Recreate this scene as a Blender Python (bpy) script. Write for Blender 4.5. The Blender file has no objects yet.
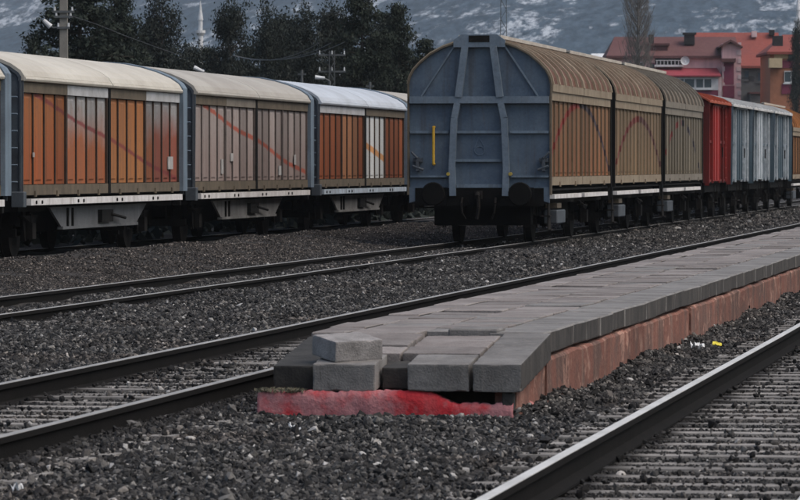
import bpy, math, random
import numpy as np
from mathutils import Vector, Matrix

random.seed(7)
rng = np.random.default_rng(11)
SC = bpy.context.scene
COL = SC.collection

# ------------------------------------------------------------------ camera
F, CX, HY = 4800.0, 400.0, 165.0            # focal length in photo pixels, centre column, horizon row
H = 1.58                                    # lens height above rail top (rail top is z = 0)
TH = math.atan(690.0 / F)                   # angle between the lens axis and the tracks (+Y)
CO, SI = math.cos(TH), math.sin(TH)
cam = bpy.data.cameras.new('camera')
cam_ob = bpy.data.objects.new('camera', cam)
COL.objects.link(cam_ob)
cam.sensor_width = 36.0
cam.lens = 36.0 * F / 800.0
cam.clip_start = 1.0
cam.clip_end = 20000.0
cam.dof.use_dof = True
cam.dof.focus_distance = 58.0
cam.dof.aperture_fstop = 15.0
cam_ob.location = (0, 0, H)
cam_ob.rotation_euler = (math.radians(90) - math.atan(85.0 / F), 0, TH)
SC.camera = cam_ob

# ------------------------------------------------------------------ sky, sun, exposure
SUN_EL, SUN_AZ = math.radians(57), math.radians(102)     # azimuth clockwise from +Y: high, to the right of the lens
world = bpy.data.worlds.new('World')
SC.world = world
world.use_nodes = True
wn = world.node_tree
sky = wn.nodes.new('ShaderNodeTexSky')
sky.sky_type = 'NISHITA'
sky.sun_disc = False
sky.sun_elevation = SUN_EL
sky.sun_rotation = SUN_AZ
sky.air_density = 1.3
sky.dust_density = 4.5
sky.ozone_density = 1.0
bg = wn.nodes['Background']
bg.inputs['Strength'].default_value = 0.13
wn.links.new(sky.outputs['Color'], bg.inputs['Color'])
sun = bpy.data.lights.new('sun', 'SUN')
sun.energy = 1.2
sun.angle = math.radians(50)
sun.color = (1.0, 0.95, 0.88)
sun_ob = bpy.data.objects.new('sun', sun)
COL.objects.link(sun_ob)
sdir = Vector((math.sin(SUN_AZ) * math.cos(SUN_EL), math.cos(SUN_AZ) * math.cos(SUN_EL), math.sin(SUN_EL)))
sun_ob.rotation_euler = sdir.to_track_quat('Z', 'Y').to_euler()
sun_ob.location = (0, 0, 60)
SC.view_settings.view_transform = 'Standard'
SC.view_settings.look = 'None'
SC.view_settings.gamma = 1.0
SC.view_settings.exposure = 0.26
SC.cycles.use_denoising = True
SC.cycles.max_bounces = 6
SC.cycles.volume_bounces = 0

# ------------------------------------------------------------------ pixel -> world
def cam2w(X, Z):
    """lateral X, depth Z (level lens frame) to world x, y"""
    return (X * CO - Z * SI, X * SI + Z * CO)

def at(px, Z):
    return cam2w((px - CX) / F * Z, Z)

def zat(py, Z):
    return H + (HY - py) / F * Z

# ------------------------------------------------------------------ mesh helpers
class MB:
    def __init__(self):
        self.v, self.f = [], []

    def add(self, vs, fs):
        o = len(self.v)
        self.v += [tuple(p) for p in vs]
        self.f += [tuple(i + o for i in f) for f in fs]
        return self

    def box(self, x0, x1, y0, y1, z0, z1):
        return self.add([(x0, y0, z0), (x1, y0, z0), (x1, y1, z0), (x0, y1, z0), (x0, y0, z1), (x1, y0, z1), (x1, y1, z1), (x0, y1, z1)],
                        [(3, 2, 1, 0), (4, 5, 6, 7), (0, 1, 5, 4), (1, 2, 6, 5), (2, 3, 7, 6), (3, 0, 4, 7)])

    def cbox(self, x0, x1, y0, y1, z0, z1, c=0.01, jit=0.0):
        """box with its edges chamfered by c"""
        vs, idx = [], {}
        X, Y, Z = (x0, x1), (y0, y1), (z0, z1)
        for a in (0, 1):
            for b in (0, 1):
                for d in (0, 1):
                    sx, sy, sz = (1, -1)[a], (1, -1)[b], (1, -1)[d]
                    jx, jy, jz = (random.uniform(-jit, jit) for _ in range(3))
                    p = (X[a] + jx, Y[b] + jy, Z[d] + jz)
                    for k in range(3):
                        q = [p[0] + sx * c, p[1] + sy * c, p[2] + sz * c]
                        q[k] = p[k]
                        idx[(a, b, d, k)] = len(vs)
                        vs.append(tuple(q))
        I = lambda a, b, d, k: idx[(a, b, d, k)]
        fs = []
        for s in (0, 1):
            q = [I(s, 0, 0, 0), I(s, 1, 0, 0), I(s, 1, 1, 0), I(s, 0, 1, 0)]
            fs.append(q if s else q[::-1])
            q = [I(0, s, 0, 1), I(1, s, 0, 1), I(1, s, 1, 1), I(0, s, 1, 1)]
            fs.append(q[::-1] if s else q)
            q = [I(0, 0, s, 2), I(1, 0, s, 2), I(1, 1, s, 2), I(0, 1, s, 2)]
            fs.append(q if s else q[::-1])
        for a in (0, 1):
            for b in (0, 1):
                fs.append([I(a, b, 0, 0), I(a, b, 1, 0), I(a, b, 1, 1), I(a, b, 0, 1)])
                fs.append([I(a, 0, b, 0), I(a, 1, b, 0), I(a, 1, b, 2), I(a, 0, b, 2)])
                fs.append([I(0, a, b, 1), I(1, a, b, 1), I(1, a, b, 2), I(0, a, b, 2)])
                for d in (0, 1):
                    fs.append([I(a, b, d, 0), I(a, b, d, 1), I(a, b, d, 2)])
        return self.add(vs, fs)

    def prism_y(self, prof, y0, y1, close=True):
        """closed profile of (x, z) swept along y"""
        n = len(prof)
        vs = [(x, y0, z) for x, z in prof] + [(x, y1, z) for x, z in prof]
        fs = [(i, (i + 1) % n, n + (i + 1) % n, n + i) for i in range(n)]
        if close:
            fs += [tuple(range(n))[::-1], tuple(range(n, 2 * n))]
        return self.add(vs, fs)

    def prism_x(self, prof, x0, x1):
        """closed profile of (y, z) swept along x"""
        n = len(prof)
        vs = [(x0, y, z) for y, z in prof] + [(x1, y, z) for y, z in prof]
        fs = [(i, (i + 1) % n, n + (i + 1) % n, n + i) for i in range(n)]
        fs += [tuple(range(n))[::-1], tuple(range(n, 2 * n))]
        return self.add(vs, fs)

    def band(self, prof_out, prof_in, y0, y1):
        """strip between two open profiles, swept along y (solid)"""
        return self.prism_y(list(prof_out) + list(prof_in)[::-1], y0, y1, close=False)._caps(len(prof_out))

    def _caps(self, n):
        o = len(self.v) - 4 * n
        for base in (0, 2 * n):
            for i in range(n - 1):
                self.f.append((o + base + i, o + base + i + 1, o + base + 2 * n - 2 - i, o + base + 2 * n - 1 - i))
        return self

    def tube(self, p0, p1, r0, r1=None, n=8, caps=True):
        r1 = r0 if r1 is None else r1
        p0, p1 = Vector(p0), Vector(p1)
        d = (p1 - p0).normalized()
        u = d.orthogonal().normalized()
        w = d.cross(u)
        vs = []
        for p, r in ((p0, r0), (p1, r1)):
            for k in range(n):
                a = 2 * math.pi * k / n
                vs.append(p + (u * math.cos(a) + w * math.sin(a)) * r)
        fs = [(k, (k + 1) % n, n + (k + 1) % n, n + k) for k in range(n)]
        if caps:
            fs += [tuple(range(n))[::-1], tuple(range(n, 2 * n))]
        return self.add(vs, fs)

    def path(self, pts, r, n=6):
        for a, b in zip(pts[:-1], pts[1:]):
            self.tube(a, b, r, r, n)
        return self

    def bar(self, a, b, w, y0, y1):
        """flat bar in the x-z plane from a to b (x, z), width w, from y0 to y1"""
        ax, az = a
        bx, bz = b
        dx, dz = bx - ax, bz - az
        l = math.hypot(dx, dz)
        nx, nz = -dz / l * w / 2, dx / l * w / 2
        return self.prism_y([(ax + nx, az + nz), (ax - nx, az - nz), (bx - nx, bz - nz), (bx + nx, bz + nz)], y0, y1)

    def mesh(self, name, mat):
        me = bpy.data.meshes.new(name)
        me.from_pydata(self.v, [], self.f)
        me.materials.append(mat)
        return me

    def build(self, name, mat, parent=None, loc=(0, 0, 0), smooth=False):
        me = self.mesh(name, mat)
        if smooth:
            me.polygons.foreach_set('use_smooth', [True] * len(me.polygons))
        return link(name, me, parent, loc)


def link(name, data, parent=None, loc=(0, 0, 0)):
    o = bpy.data.objects.new(name, data)
    COL.objects.link(o)
    o.location = loc
    if parent:
        o.parent = parent
    return o


def tag(o, label=None, cat=None, group=None, kind=None):
    if label: o['label'] = label
    if cat: o['category'] = cat
    if group: o['group'] = group
    if kind: o['kind'] = kind
    return o


def thing(name, label, cat, loc=(0, 0, 0), rz=0.0, group=None):
    o = link(name, None, None, loc)
    o.rotation_euler = (0, 0, rz)
    return tag(o, label, cat, group)


def np_mesh(name, V, Fq, mat):
    """V (n,3), Fq (m,k) arrays"""
    me = bpy.data.meshes.new(name)
    k = Fq.shape[1]
    me.vertices.add(len(V))
    me.vertices.foreach_set('co', np.asarray(V, np.float32).ravel())
    me.loops.add(Fq.size)
    me.loops.foreach_set('vertex_index', np.asarray(Fq, np.int32).ravel())
    me.polygons.add(len(Fq))
    me.polygons.foreach_set('loop_start', np.arange(0, Fq.size, k, dtype=np.int32))
    me.update(calc_edges=True)
    me.validate()
    if mat: me.materials.append(mat)
    return me

# ------------------------------------------------------------------ materials
def _nt(name):
    m = bpy.data.materials.new(name)
    m.use_nodes = True
    nt = m.node_tree
    return m, nt, nt.nodes['Principled BSDF']

def N(nt, t, **kw):
    n = nt.nodes.new(t)
    for k, v in kw.items():
        setattr(n, k, v)
    return n

def mixc(nt, fac, a, b, mode='MIX'):
    n = N(nt, 'ShaderNodeMix', data_type='RGBA', blend_type=mode)
    for sock, v in ((n.inputs[0], fac), (n.inputs[6], a), (n.inputs[7], b)):
        if hasattr(v, 'is_linked') or isinstance(v, bpy.types.NodeSocket):
            nt.links.new(v, sock)
        elif isinstance(v, (tuple, list)):
            sock.default_value = (*v, 1.0)[:4]
        else:
            sock.default_value = v
    return n.outputs[2]

def math_n(nt, op, a, b=0.0, clamp=False):
    n = N(nt, 'ShaderNodeMath', operation=op, use_clamp=clamp)
    for s, v in ((n.inputs[0], a), (n.inputs[1], b)):
        if isinstance(v, bpy.types.NodeSocket): nt.links.new(v, s)
        else: s.default_value = v
    return n.outputs[0]

def ramp(nt, val, lo, hi):
    n = N(nt, 'ShaderNodeMapRange', clamp=True)
    nt.links.new(val, n.inputs[0])
    n.inputs[1].default_value = lo
    n.inputs[2].default_value = hi
    return n.outputs[0]

def coords(nt, scale=(1, 1, 1), rnd=True):
    tc = N(nt, 'ShaderNodeTexCoord')
    mp = N(nt, 'ShaderNodeMapping')
    mp.inputs['Scale'].default_value = scale
    nt.links.new(tc.outputs['Object'], mp.inputs['Vector'])
    if rnd:
        oi = N(nt, 'ShaderNodeObjectInfo')
        mul = math_n(nt, 'MULTIPLY', oi.outputs['Random'], 37.0)
        nt.links.new(mul, mp.inputs['Location'])
    return mp.outputs[0]

def noise(nt, vec, scale, detail=4.0, rough=0.55):
    n = N(nt, 'ShaderNodeTexNoise')
    n.inputs['Scale'].default_value = scale
    n.inputs['Detail'].default_value = detail
    n.inputs['Roughness'].default_value = rough
    nt.links.new(vec, n.inputs['Vector'])
    return n.outputs['Fac']

def wmat(name, base, var=None, scale=2.0, rough=0.75, metallic=0.0, bump=0.15, bscale=30.0, rnd=0.0,
         streak=None, streak_amt=0.5, streak_scale=6.0, spec=0.3, fine=0.25, edge=(.38, .66), streak2=None, pits=0.0, third=None):
    """weathered surface: blotches of var over base, fine grain, optional run-down streaks, per-object brightness"""
    m, nt, b = _nt(name)
    vec = coords(nt)
    var = var or tuple(c * 0.6 for c in base)
    f = ramp(nt, noise(nt, vec, scale, 6, .62), *edge)
    col = mixc(nt, f, base, var)
    if third:
        v3 = coords(nt, (1.7, 1.1, 1.4))
        col = mixc(nt, ramp(nt, noise(nt, v3, scale * 1.7, 6, .65), .56, .62), col, third)
    if streak:
        sv = coords(nt, (1, 1, 0.06))
        s = ramp(nt, noise(nt, sv, streak_scale, 4, 0.6), 0.52, 0.72)
        s = math_n(nt, 'MULTIPLY', s, streak_amt)
        col = mixc(nt, s, col, streak)
    if streak2:
        sv2 = coords(nt, (1.3, 1.3, 0.11))
        s2 = ramp(nt, noise(nt, sv2, streak_scale * 1.6, 5, 0.7), 0.60, 0.74)
        col = mixc(nt, math_n(nt, 'MULTIPLY', s2, .55), col, streak2)
    if pits:
        p_ = ramp(nt, noise(nt, vec, 130.0, 2, .5), .60, .70)
        col = mixc(nt, math_n(nt, 'MULTIPLY', p_, pits), col, tuple(c * .35 for c in base))
        p_ = ramp(nt, noise(nt, vec, 9.0, 6, .7), .52, .66)
        col = mixc(nt, math_n(nt, 'MULTIPLY', p_, pits), col, tuple(c * .5 for c in base))
    g = noise(nt, vec, bscale, 3)
    g2 = ramp(nt, g, 0.25, 0.75)
    g3 = math_n(nt, 'MULTIPLY_ADD', g2, fine)
    nt.nodes[-1].inputs[2].default_value = 1.0 - fine * 0.5
    if rnd:
        oi = N(nt, 'ShaderNodeObjectInfo')
        r = math_n(nt, 'MULTIPLY_ADD', oi.outputs['Random'], rnd)
        nt.nodes[-1].inputs[2].default_value = 1.0 - rnd * 0.5
        g3 = math_n(nt, 'MULTIPLY', g3, r)
    cmb = N(nt, 'ShaderNodeCombineColor')
    for i in range(3): nt.links.new(g3, cmb.inputs[i])
    col = mixc(nt, 1.0, col, cmb.outputs[0], 'MULTIPLY')
    nt.links.new(col, b.inputs['Base Color'])
    b.inputs['Roughness'].default_value = rough
    b.inputs['Metallic'].default_value = metallic
    b.inputs['Specular IOR Level'].default_value = spec
    if bump:
        bn = N(nt, 'ShaderNodeBump')
        bn.inputs['Strength'].default_value = bump
        bn.inputs['Distance'].default_value = 0.02
        nt.links.new(g, bn.inputs['Height'])
        nt.links.new(bn.outputs[0], b.inputs['Normal'])
    return m

def panel_mat(name, low, top=None, fade=(1.6, 2.5), dirt=(0.09, 0.06, 0.04), lines=(), blotch=0.5, rough=0.7):
    """painted wagon panel: colour low, faded to colour top over heights fade; lines = sprayed stripes in wagon coordinates
    (kind, a, b, c, width, colour, dash): 'line' z = a + b*y + c*sin(y), 'arc' z = a - c*(y-b)^2"""
    m, nt, b = _nt(name)
    tc = N(nt, 'ShaderNodeTexCoord')
    sep = N(nt, 'ShaderNodeSeparateXYZ')
    nt.links.new(tc.outputs['Object'], sep.inputs[0])
    Y, Z = sep.outputs[1], sep.outputs[2]
    vec = tc.outputs['Object']
    oi = N(nt, 'ShaderNodeObjectInfo')
    col = mixc(nt, 0.0, low, low)
    if top:
        f = ramp(nt, math_n(nt, 'ADD', Z, math_n(nt, 'MULTIPLY', noise(nt, vec, 1.3, 4), 0.9)), fade[0] + .45, fade[1] + .45)
        col = mixc(nt, f, low, top)
    mp = N(nt, 'ShaderNodeMapping')
    mp.inputs['Scale'].default_value = (1, 2.2, 0.10)
    nt.links.new(tc.outputs['Object'], mp.inputs['Vector'])
    s = ramp(nt, noise(nt, mp.outputs[0], 3.0, 6, .72), 0.42, 0.68)
    col = mixc(nt, math_n(nt, 'MULTIPLY', s, blotch), col, dirt)
    d2 = ramp(nt, noise(nt, vec, 5.0, 5, .7), 0.55, 0.75)
    col = mixc(nt, math_n(nt, 'MULTIPLY', d2, 0.45), col, dirt)
    d3 = ramp(nt, noise(nt, vec, 17.0, 5, .75), 0.56, 0.70)
    col = mixc(nt, math_n(nt, 'MULTIPLY', d3, 0.45), col, tuple(c * .45 for c in dirt))
    for kind, a, bb, c, w, lc, dash in lines:
        if kind == 'line':
            t = math_n(nt, 'ADD', math_n(nt, 'MULTIPLY', Y, bb), a)
            t = math_n(nt, 'ADD', t, math_n(nt, 'MULTIPLY', math_n(nt, 'SINE', Y), c))
        else:
            q = math_n(nt, 'SUBTRACT', Y, bb)
            q = math_n(nt, 'MULTIPLY', math_n(nt, 'MULTIPLY', q, q), -c)
            t = math_n(nt, 'ADD', q, a)
        dist = math_n(nt, 'ABSOLUTE', math_n(nt, 'SUBTRACT', Z, t))
        dist = math_n(nt, 'ADD', dist, math_n(nt, 'MULTIPLY', noise(nt, vec, 9.0, 3), 0.05))
        k = N(nt, 'ShaderNodeMapRange', clamp=True)
        nt.links.new(dist, k.inputs[0])
        k.inputs[1].default_value = w + 0.03
        k.inputs[2].default_value = w - 0.005
        fac = k.outputs[0]
        if dash:
            fac = math_n(nt, 'MULTIPLY', fac, math_n(nt, 'GREATER_THAN', math_n(nt, 'SINE', math_n(nt, 'MULTIPLY', Y, dash)), -0.2))
        if isinstance(lc[0], tuple):                     # left half of the arc in one paint, right half in another
            lc = mixc(nt, math_n(nt, 'GREATER_THAN', Y, bb), lc[0], lc[1])
        col = mixc(nt, math_n(nt, 'MULTIPLY', fac, 0.85), col, lc)
    r = math_n(nt, 'MULTIPLY_ADD', oi.outputs['Random'], 0.55)
    nt.nodes[-1].inputs[2].default_value = 0.72
    cmb = N(nt, 'ShaderNodeCombineColor')
    for i in range(3): nt.links.new(r, cmb.inputs[i])
    col = mixc(nt, 1.0, col, cmb.outputs[0], 'MULTIPLY')
    nt.links.new(col, b.inputs['Base Color'])
    b.inputs['Roughness'].default_value = rough
    b.inputs['Specular IOR Level'].default_value = 0.25
    bn = N(nt, 'ShaderNodeBump')
    bn.inputs['Strength'].default_value = 0.2
    bn.inputs['Distance'].default_value = 0.03
    nt.links.new(noise(nt, vec, 2.0, 2), bn.inputs['Height'])
    nt.links.new(bn.outputs[0], b.inputs['Normal'])
    return m

M = {}
M['rail_side'] = wmat('oily rail side', (.009, .008, .0075), (.006, .0055, .005), 4, .95, .0, .2, 60, spec=.1)
M['rail_head'] = wmat('polished rail head', (.55, .54, .525), (.42, .41, .39), 1.5, .45, .0, .05, 20, fine=.2)  # sky reflection of the polished steel put into a pale colour
M['rail_head_dull'] = wmat('dull rail head', (.30, .29, .28), (.22, .21, .20), 1.5, .5, .0, .05, 20, fine=.2)  # same painted reflection, dimmer, for the other tracks
M['sleeper'] = wmat('concrete sleeper', (.22, .205, .19), (.11, .10, .09), 6, .9, 0, .3, 40, rnd=.4)
M['clip'] = wmat('rail clip steel', (.04, .03, .025), None, 8, .7)
M['slab'] = wmat('worn concrete paving', (.225, .205, .195), (.15, .13, .122), 2.2, .85, 0, .3, 70, rnd=.38, fine=.35, pits=.5)
M['slab_dark'] = wmat('dark concrete paving', (.045, .043, .04), (.025, .024, .023), 4.0, .9, 0, .3, 45, rnd=.3)  # darker concrete for the left ramp slab, recessed slab and corner stone
M['coping'] = wmat('concrete coping', (.205, .198, .192), (.125, .118, .113), 2.6, .85, 0, .3, 70, rnd=.2, pits=.55, streak2=(.06, .055, .05),
                   streak=(.30, .27, .24), streak_amt=.35, streak_scale=14)
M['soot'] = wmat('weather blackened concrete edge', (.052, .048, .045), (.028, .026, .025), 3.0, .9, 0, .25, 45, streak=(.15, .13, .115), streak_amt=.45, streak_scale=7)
M['block'] = wmat('loose concrete block', (.20, .19, .185), (.30, .285, .28), 5.0, .9, 0, .35, 70, pits=.5)
M['base_side'] = wmat('terracotta washed render', (.18, .076, .055), (.11, .062, .05), 1.6, .9, 0, .5, 25, rnd=.5,
                      streak=(.30, .20, .16), streak_amt=.45, streak_scale=4, fine=.5, edge=(.44, .56), third=(.30, .17, .13), pits=.4, streak2=(.06, .04, .033))
M['base_front'] = wmat('red painted footing', (.40, .022, .030), (.36, .155, .165), 1.7, .8, 0, .4, 40, fine=.35, edge=(.44, .54), pits=.2, streak=(.42, .25, .25), streak_amt=.3, streak_scale=5)
M['core'] = wmat('rubble core', (.035, .033, .03), (.02, .02, .02), 8, .95)
M['dark'] = wmat('grimy underframe', (.013, .0125, .012), (.008, .008, .008), 3, .9, 0, .2, 30, spec=.1)
M['dark2'] = wmat('grimy brake gear', (.018, .016, .0145), (.010, .009, .009), 4, .9, 0, .2, 30, spec=.1)
M['buffer'] = wmat('greasy black buffer', (.008, .0078, .0075), (.005, .005, .005), 3, .95, 0, .2, 30, spec=.05)
M['wheel'] = wmat('wheel steel', (.017, .015, .0135), (.011, .010, .010), 4, .85, .0, .1, 40, spec=.1)
M['white_sill'] = wmat('white painted sill', (.66, .65, .65), (.50, .48, .47), 2.5, .6, 0, .1, 30, streak=(.12, .10, .08), streak_amt=.4)
M['blue_sill'] = wmat('pale blue sill', (.42, .50, .58), (.28, .32, .37), 2.5, .6, 0, .1, 30, streak=(.12, .10, .08), streak_amt=.4)
M['belly'] = wmat('grey side truss plate', (.115, .12, .128), (.075, .078, .08), 1.5, .75, 0, .1, 30, streak=(.05, .045, .04), streak_amt=.6)
M['belly_light'] = wmat('light grey side truss plate', (.19, .19, .188), (.12, .12, .118), 1.5, .75, 0, .1, 30, streak=(.06, .05, .045), streak_amt=.6)
M['frame_blue'] = wmat('blue grey end frame', (.15, .20, .25), (.11, .145, .185), 2.0, .65, 0, .1, 30, streak=(.05, .05, .05), streak_amt=.5)
M['end_blue'] = wmat('faded blue end wall', (.098, .132, .172), (.058, .086, .128), 1.3, .6, 0, .08, 20,
                     streak=(.055, .058, .065), streak_amt=.8, streak_scale=4, fine=.25, streak2=(.10, .07, .055), pits=.25)
M['end_post'] = wmat('blue end post', (.15, .19, .235), (.105, .14, .18), 1.6, .6, 0, .08, 20, streak2=(.11, .08, .06), pits=.25, streak=(.08, .08, .085), streak_amt=.4)
M['end_dark'] = wmat('shaded grey end wall', (.07, .085, .10), (.045, .05, .06), 2, .7, 0, .1, 30)
M['frame_brown'] = wmat('dirty brown wall frame', (.13, .105, .075), (.085, .07, .05), 3, .8, 0, .1, 30, streak=(.05, .04, .03))
M['rib_dark'] = wmat('shade dark rib', (.055, .035, .024), (.035, .024, .018), 4, .8, 0, .1, 30)  # shade of the recesses between panels is put into this colour
M['rib_beige'] = wmat('beige rib', (.25, .19, .125), (.17, .12, .075), 3, .75, 0, .1, 30, streak=(.10, .05, .03), streak_amt=.5)
M['rib_grey'] = wmat('grey pink rib', (.11, .088, .08), (.075, .062, .056), 4, .8, 0, .1, 30)  # same recess shade in the colour, for the pink grey wagon
M['beige_beam'] = wmat('beige eave beam', (.26, .215, .155), (.19, .145, .10), 2.5, .7, 0, .1, 30, streak=(.15, .10, .07), streak_amt=.4)
M['beige_grey_beam'] = wmat('grey beige eave beam', (.20, .18, .148), (.14, .12, .096), 2.5, .7, 0, .1, 30, streak=(.12, .09, .07), streak_amt=.4)
M['roof_rib_beige'] = wmat('beige roof rib', (.34, .275, .20), (.24, .18, .125), 2, .75, 0, .1, 30, streak2=(.12, .06, .04))
M['grey_tag'] = wmat('greyish tag plate', (.40, .39, .38), (.28, .27, .26), 6, .7, 0, 0, 30)
M['ridge'] = wmat('pale ridge channel', (.46, .43, .38), (.34, .31, .27), 2, .7, 0, .1, 20)
M['white_header'] = wmat('pale header beam', (.44, .45, .46), (.32, .32, .32), 2.5, .7, 0, .1, 30)
M['roof_cream'] = wmat('cream roof sheet', (.50, .475, .415), (.40, .37, .315), .7, .6, 0, .06, 12, streak=(.36, .31, .24), streak_amt=.3, fine=.12)
M['roof_beige'] = wmat('grey cream roof sheet', (.38, .36, .32), (.30, .275, .24), .7, .6, 0, .06, 12, streak=(.30, .26, .21), streak_amt=.3, fine=.12)
M['roof_white'] = wmat('white roof sheet', (.45, .49, .54), (.35, .375, .41), .7, .6, 0, .06, 12, fine=.12)
M['roof_rust'] = wmat('rust stained roof sheet', (.085, .033, .021), (.125, .055, .034), 1.2, .7, 0, .1, 20, streak=(.10, .045, .03), streak_amt=.5, fine=.3)
M['roof_tan'] = wmat('tan roof sheet', (.15, .125, .095), (.13, .09, .065), 1.2, .7, 0, .1, 20, fine=.3)
M['yellow_dull'] = wmat('dull yellow marker', (.36, .27, .05), (.25, .19, .05), 5, .6)
M['yellow'] = wmat('yellow paint', (.55, .33, .03), (.42, .25, .03), 5, .6)
M['red_wagon'] = panel_mat('red wagon wall', (.19, .018, .016), None, dirt=(.04, .02, .018), blotch=.85)
M['red_bright'] = wmat('bright red door', (.34, .024, .02), (.24, .02, .018), 2, .55, 0, .1, 20)
M['red_roof'] = wmat('orange red roof', (.36, .075, .035), (.24, .055, .03), 1.5, .7)
M['grey_wagon'] = panel_mat('blue grey wagon wall', (.06, .095, .12), (.10, .135, .165), dirt=(.03, .04, .05), blotch=.8)
M['grey_post'] = wmat('pale grey post', (.50, .54, .58), (.30, .34, .37), 3, .7, 0, .1, 20, streak=(.10, .10, .10), streak_amt=.7)
M['grey_roof'] = wmat('pale grey roof', (.52, .52, .51), (.36, .36, .36), 1.2, .7, 0, .1, 20)

OR1, OR2 = (.29, .074, .021), (.30, .10, .03)
GREY1 = (.24, .237, .237)
purple = (.15, .03, .03)
redln = (.30, .035, .03)
w1_line = (('line', 2.88, -.115, .02, .05, purple, 0),)
w2_line = (('line', 2.88, -.108, .03, .06, (.30, .06, .03), 0),)
w3_line = (('line', 2.74, -.094, .02, .09, (.60, .24, .04), 0),)
navy = (.028, .026, .04)
ARC1 = (('arc', 2.86, 5.9, .036, .085, ((.20, .022, .022), navy), 0),)
ARC2 = (('arc', 2.68, 6.4, .034, .085, ((.13, .022, .024), (.075, .03, .035)), 0),)
ARC3 = (('arc', 2.70, 5.6, .036, .09, ((.18, .024, .026), navy), 3.4),)
P = {
    'orange': panel_mat('orange panel', OR1, OR2, lines=w1_line, blotch=.55),
    'orange_tan': panel_mat('orange tan panel', (.29, .115, .038), (.27, .105, .035), lines=w1_line, blotch=.5),
    'orange_fade': panel_mat('orange panel faded grey above', (.26, .082, .032), GREY1, (1.9, 2.6), lines=w1_line, blotch=.5),
    'brown_fade': panel_mat('brown panel faded grey above', (.21, .062, .04), GREY1, (2.1, 2.65), lines=w1_line, blotch=.4),
    'pinkgrey': panel_mat('pink grey panel', (.25, .20, .185), (.28, .245, .23), dirt=(.15, .09, .07), lines=w2_line, blotch=.4),
    'rust': panel_mat('dark orange panel', (.215, .057, .019), (.24, .07, .024), dirt=(.08, .035, .018), blotch=.5),
    'rust_tan': panel_mat('tan rust panel', (.25, .11, .05), (.27, .12, .055), dirt=(.09, .045, .025), blotch=.5),
    'white': panel_mat('white panel', (.60, .62, .62), (.58, .60, .60), dirt=(.30, .30, .29), lines=w3_line, blotch=.2),
    'mid1': panel_mat('brown orange panel', (.21, .085, .036), (.19, .095, .045), dirt=(.08, .04, .022), lines=ARC1, blotch=.5),
    'mid2': panel_mat('tan brown panel', (.20, .125, .065), (.17, .115, .068), dirt=(.09, .05, .03), lines=ARC2, blotch=.5),
    'mid3': panel_mat('grey tan panel', (.155, .13, .092), (.15, .13, .10), dirt=(.08, .06, .042), lines=ARC3, blotch=.4),
    'rib1': panel_mat('sprayed beige rib', (.21, .155, .095), (.20, .15, .10), dirt=(.11, .06, .035), lines=ARC1, blotch=.6),
    'rib2': panel_mat('sprayed tan rib', (.22, .175, .115), (.20, .16, .11), dirt=(.12, .08, .05), lines=ARC2, blotch=.5),
    'rib3': panel_mat('sprayed grey rib', (.16, .14, .105), (.16, .14, .11), dirt=(.09, .07, .05), lines=ARC3, blotch=.4),
    'brown': panel_mat('orange brown panel', (.34, .15, .05), None, dirt=(.10, .05, .03), blotch=.4),
}

# ------------------------------------------------------------------ ground
GROUND = [(-6000, -.2), (-60, -.2), (-24, -.10), (-20.5, -.06), (-18.0, -.05), (-17.3, .02), (-16.5, .13), (-15.2, .06), (-13.6, -.08), (-13.0, -.095), (-12.85, -.13),
          (-11.45, -.13), (-11.25, -.09), (-10.2, -.07), (-9.2, -.085), (-8.0, -.12), (-7.85, -.13), (-7.70, -.178), (-6.35, -.178), (-6.2, -.125), (-5.75, -.165),
          (-3.9, -.185), (-3.2, -.205), (-2.9, -.205), (-2.78, -.205), (-1.4, -.205), (-1.0, -.20), (.5, -.18), (3, -.2), (6000, -.2)]
GP, GZ = np.array(GROUND).T
_ph = rng.uniform(0, 6.28, 16)
_fr = rng.uniform(.5, 4.2, (16, 2)) * rng.choice([-1, 1], (16, 2))
def ground_z(p, y):
    p = np.asarray(p, float); y = np.asarray(y, float)
    n = np.zeros(np.broadcast(p, y).shape)
    for k in range(16):
        n = n + np.sin(p * _fr[k, 0] + y * _fr[k, 1] * .7 + _ph[k])
    amp = np.where((p > -20) & (p < 3) & (np.abs(p + 7.03) > 1.5) & (np.abs(p + 2.0875) > 1.4), .008, 0.0)
    return np.interp(p, GP, GZ) + n * amp

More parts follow.
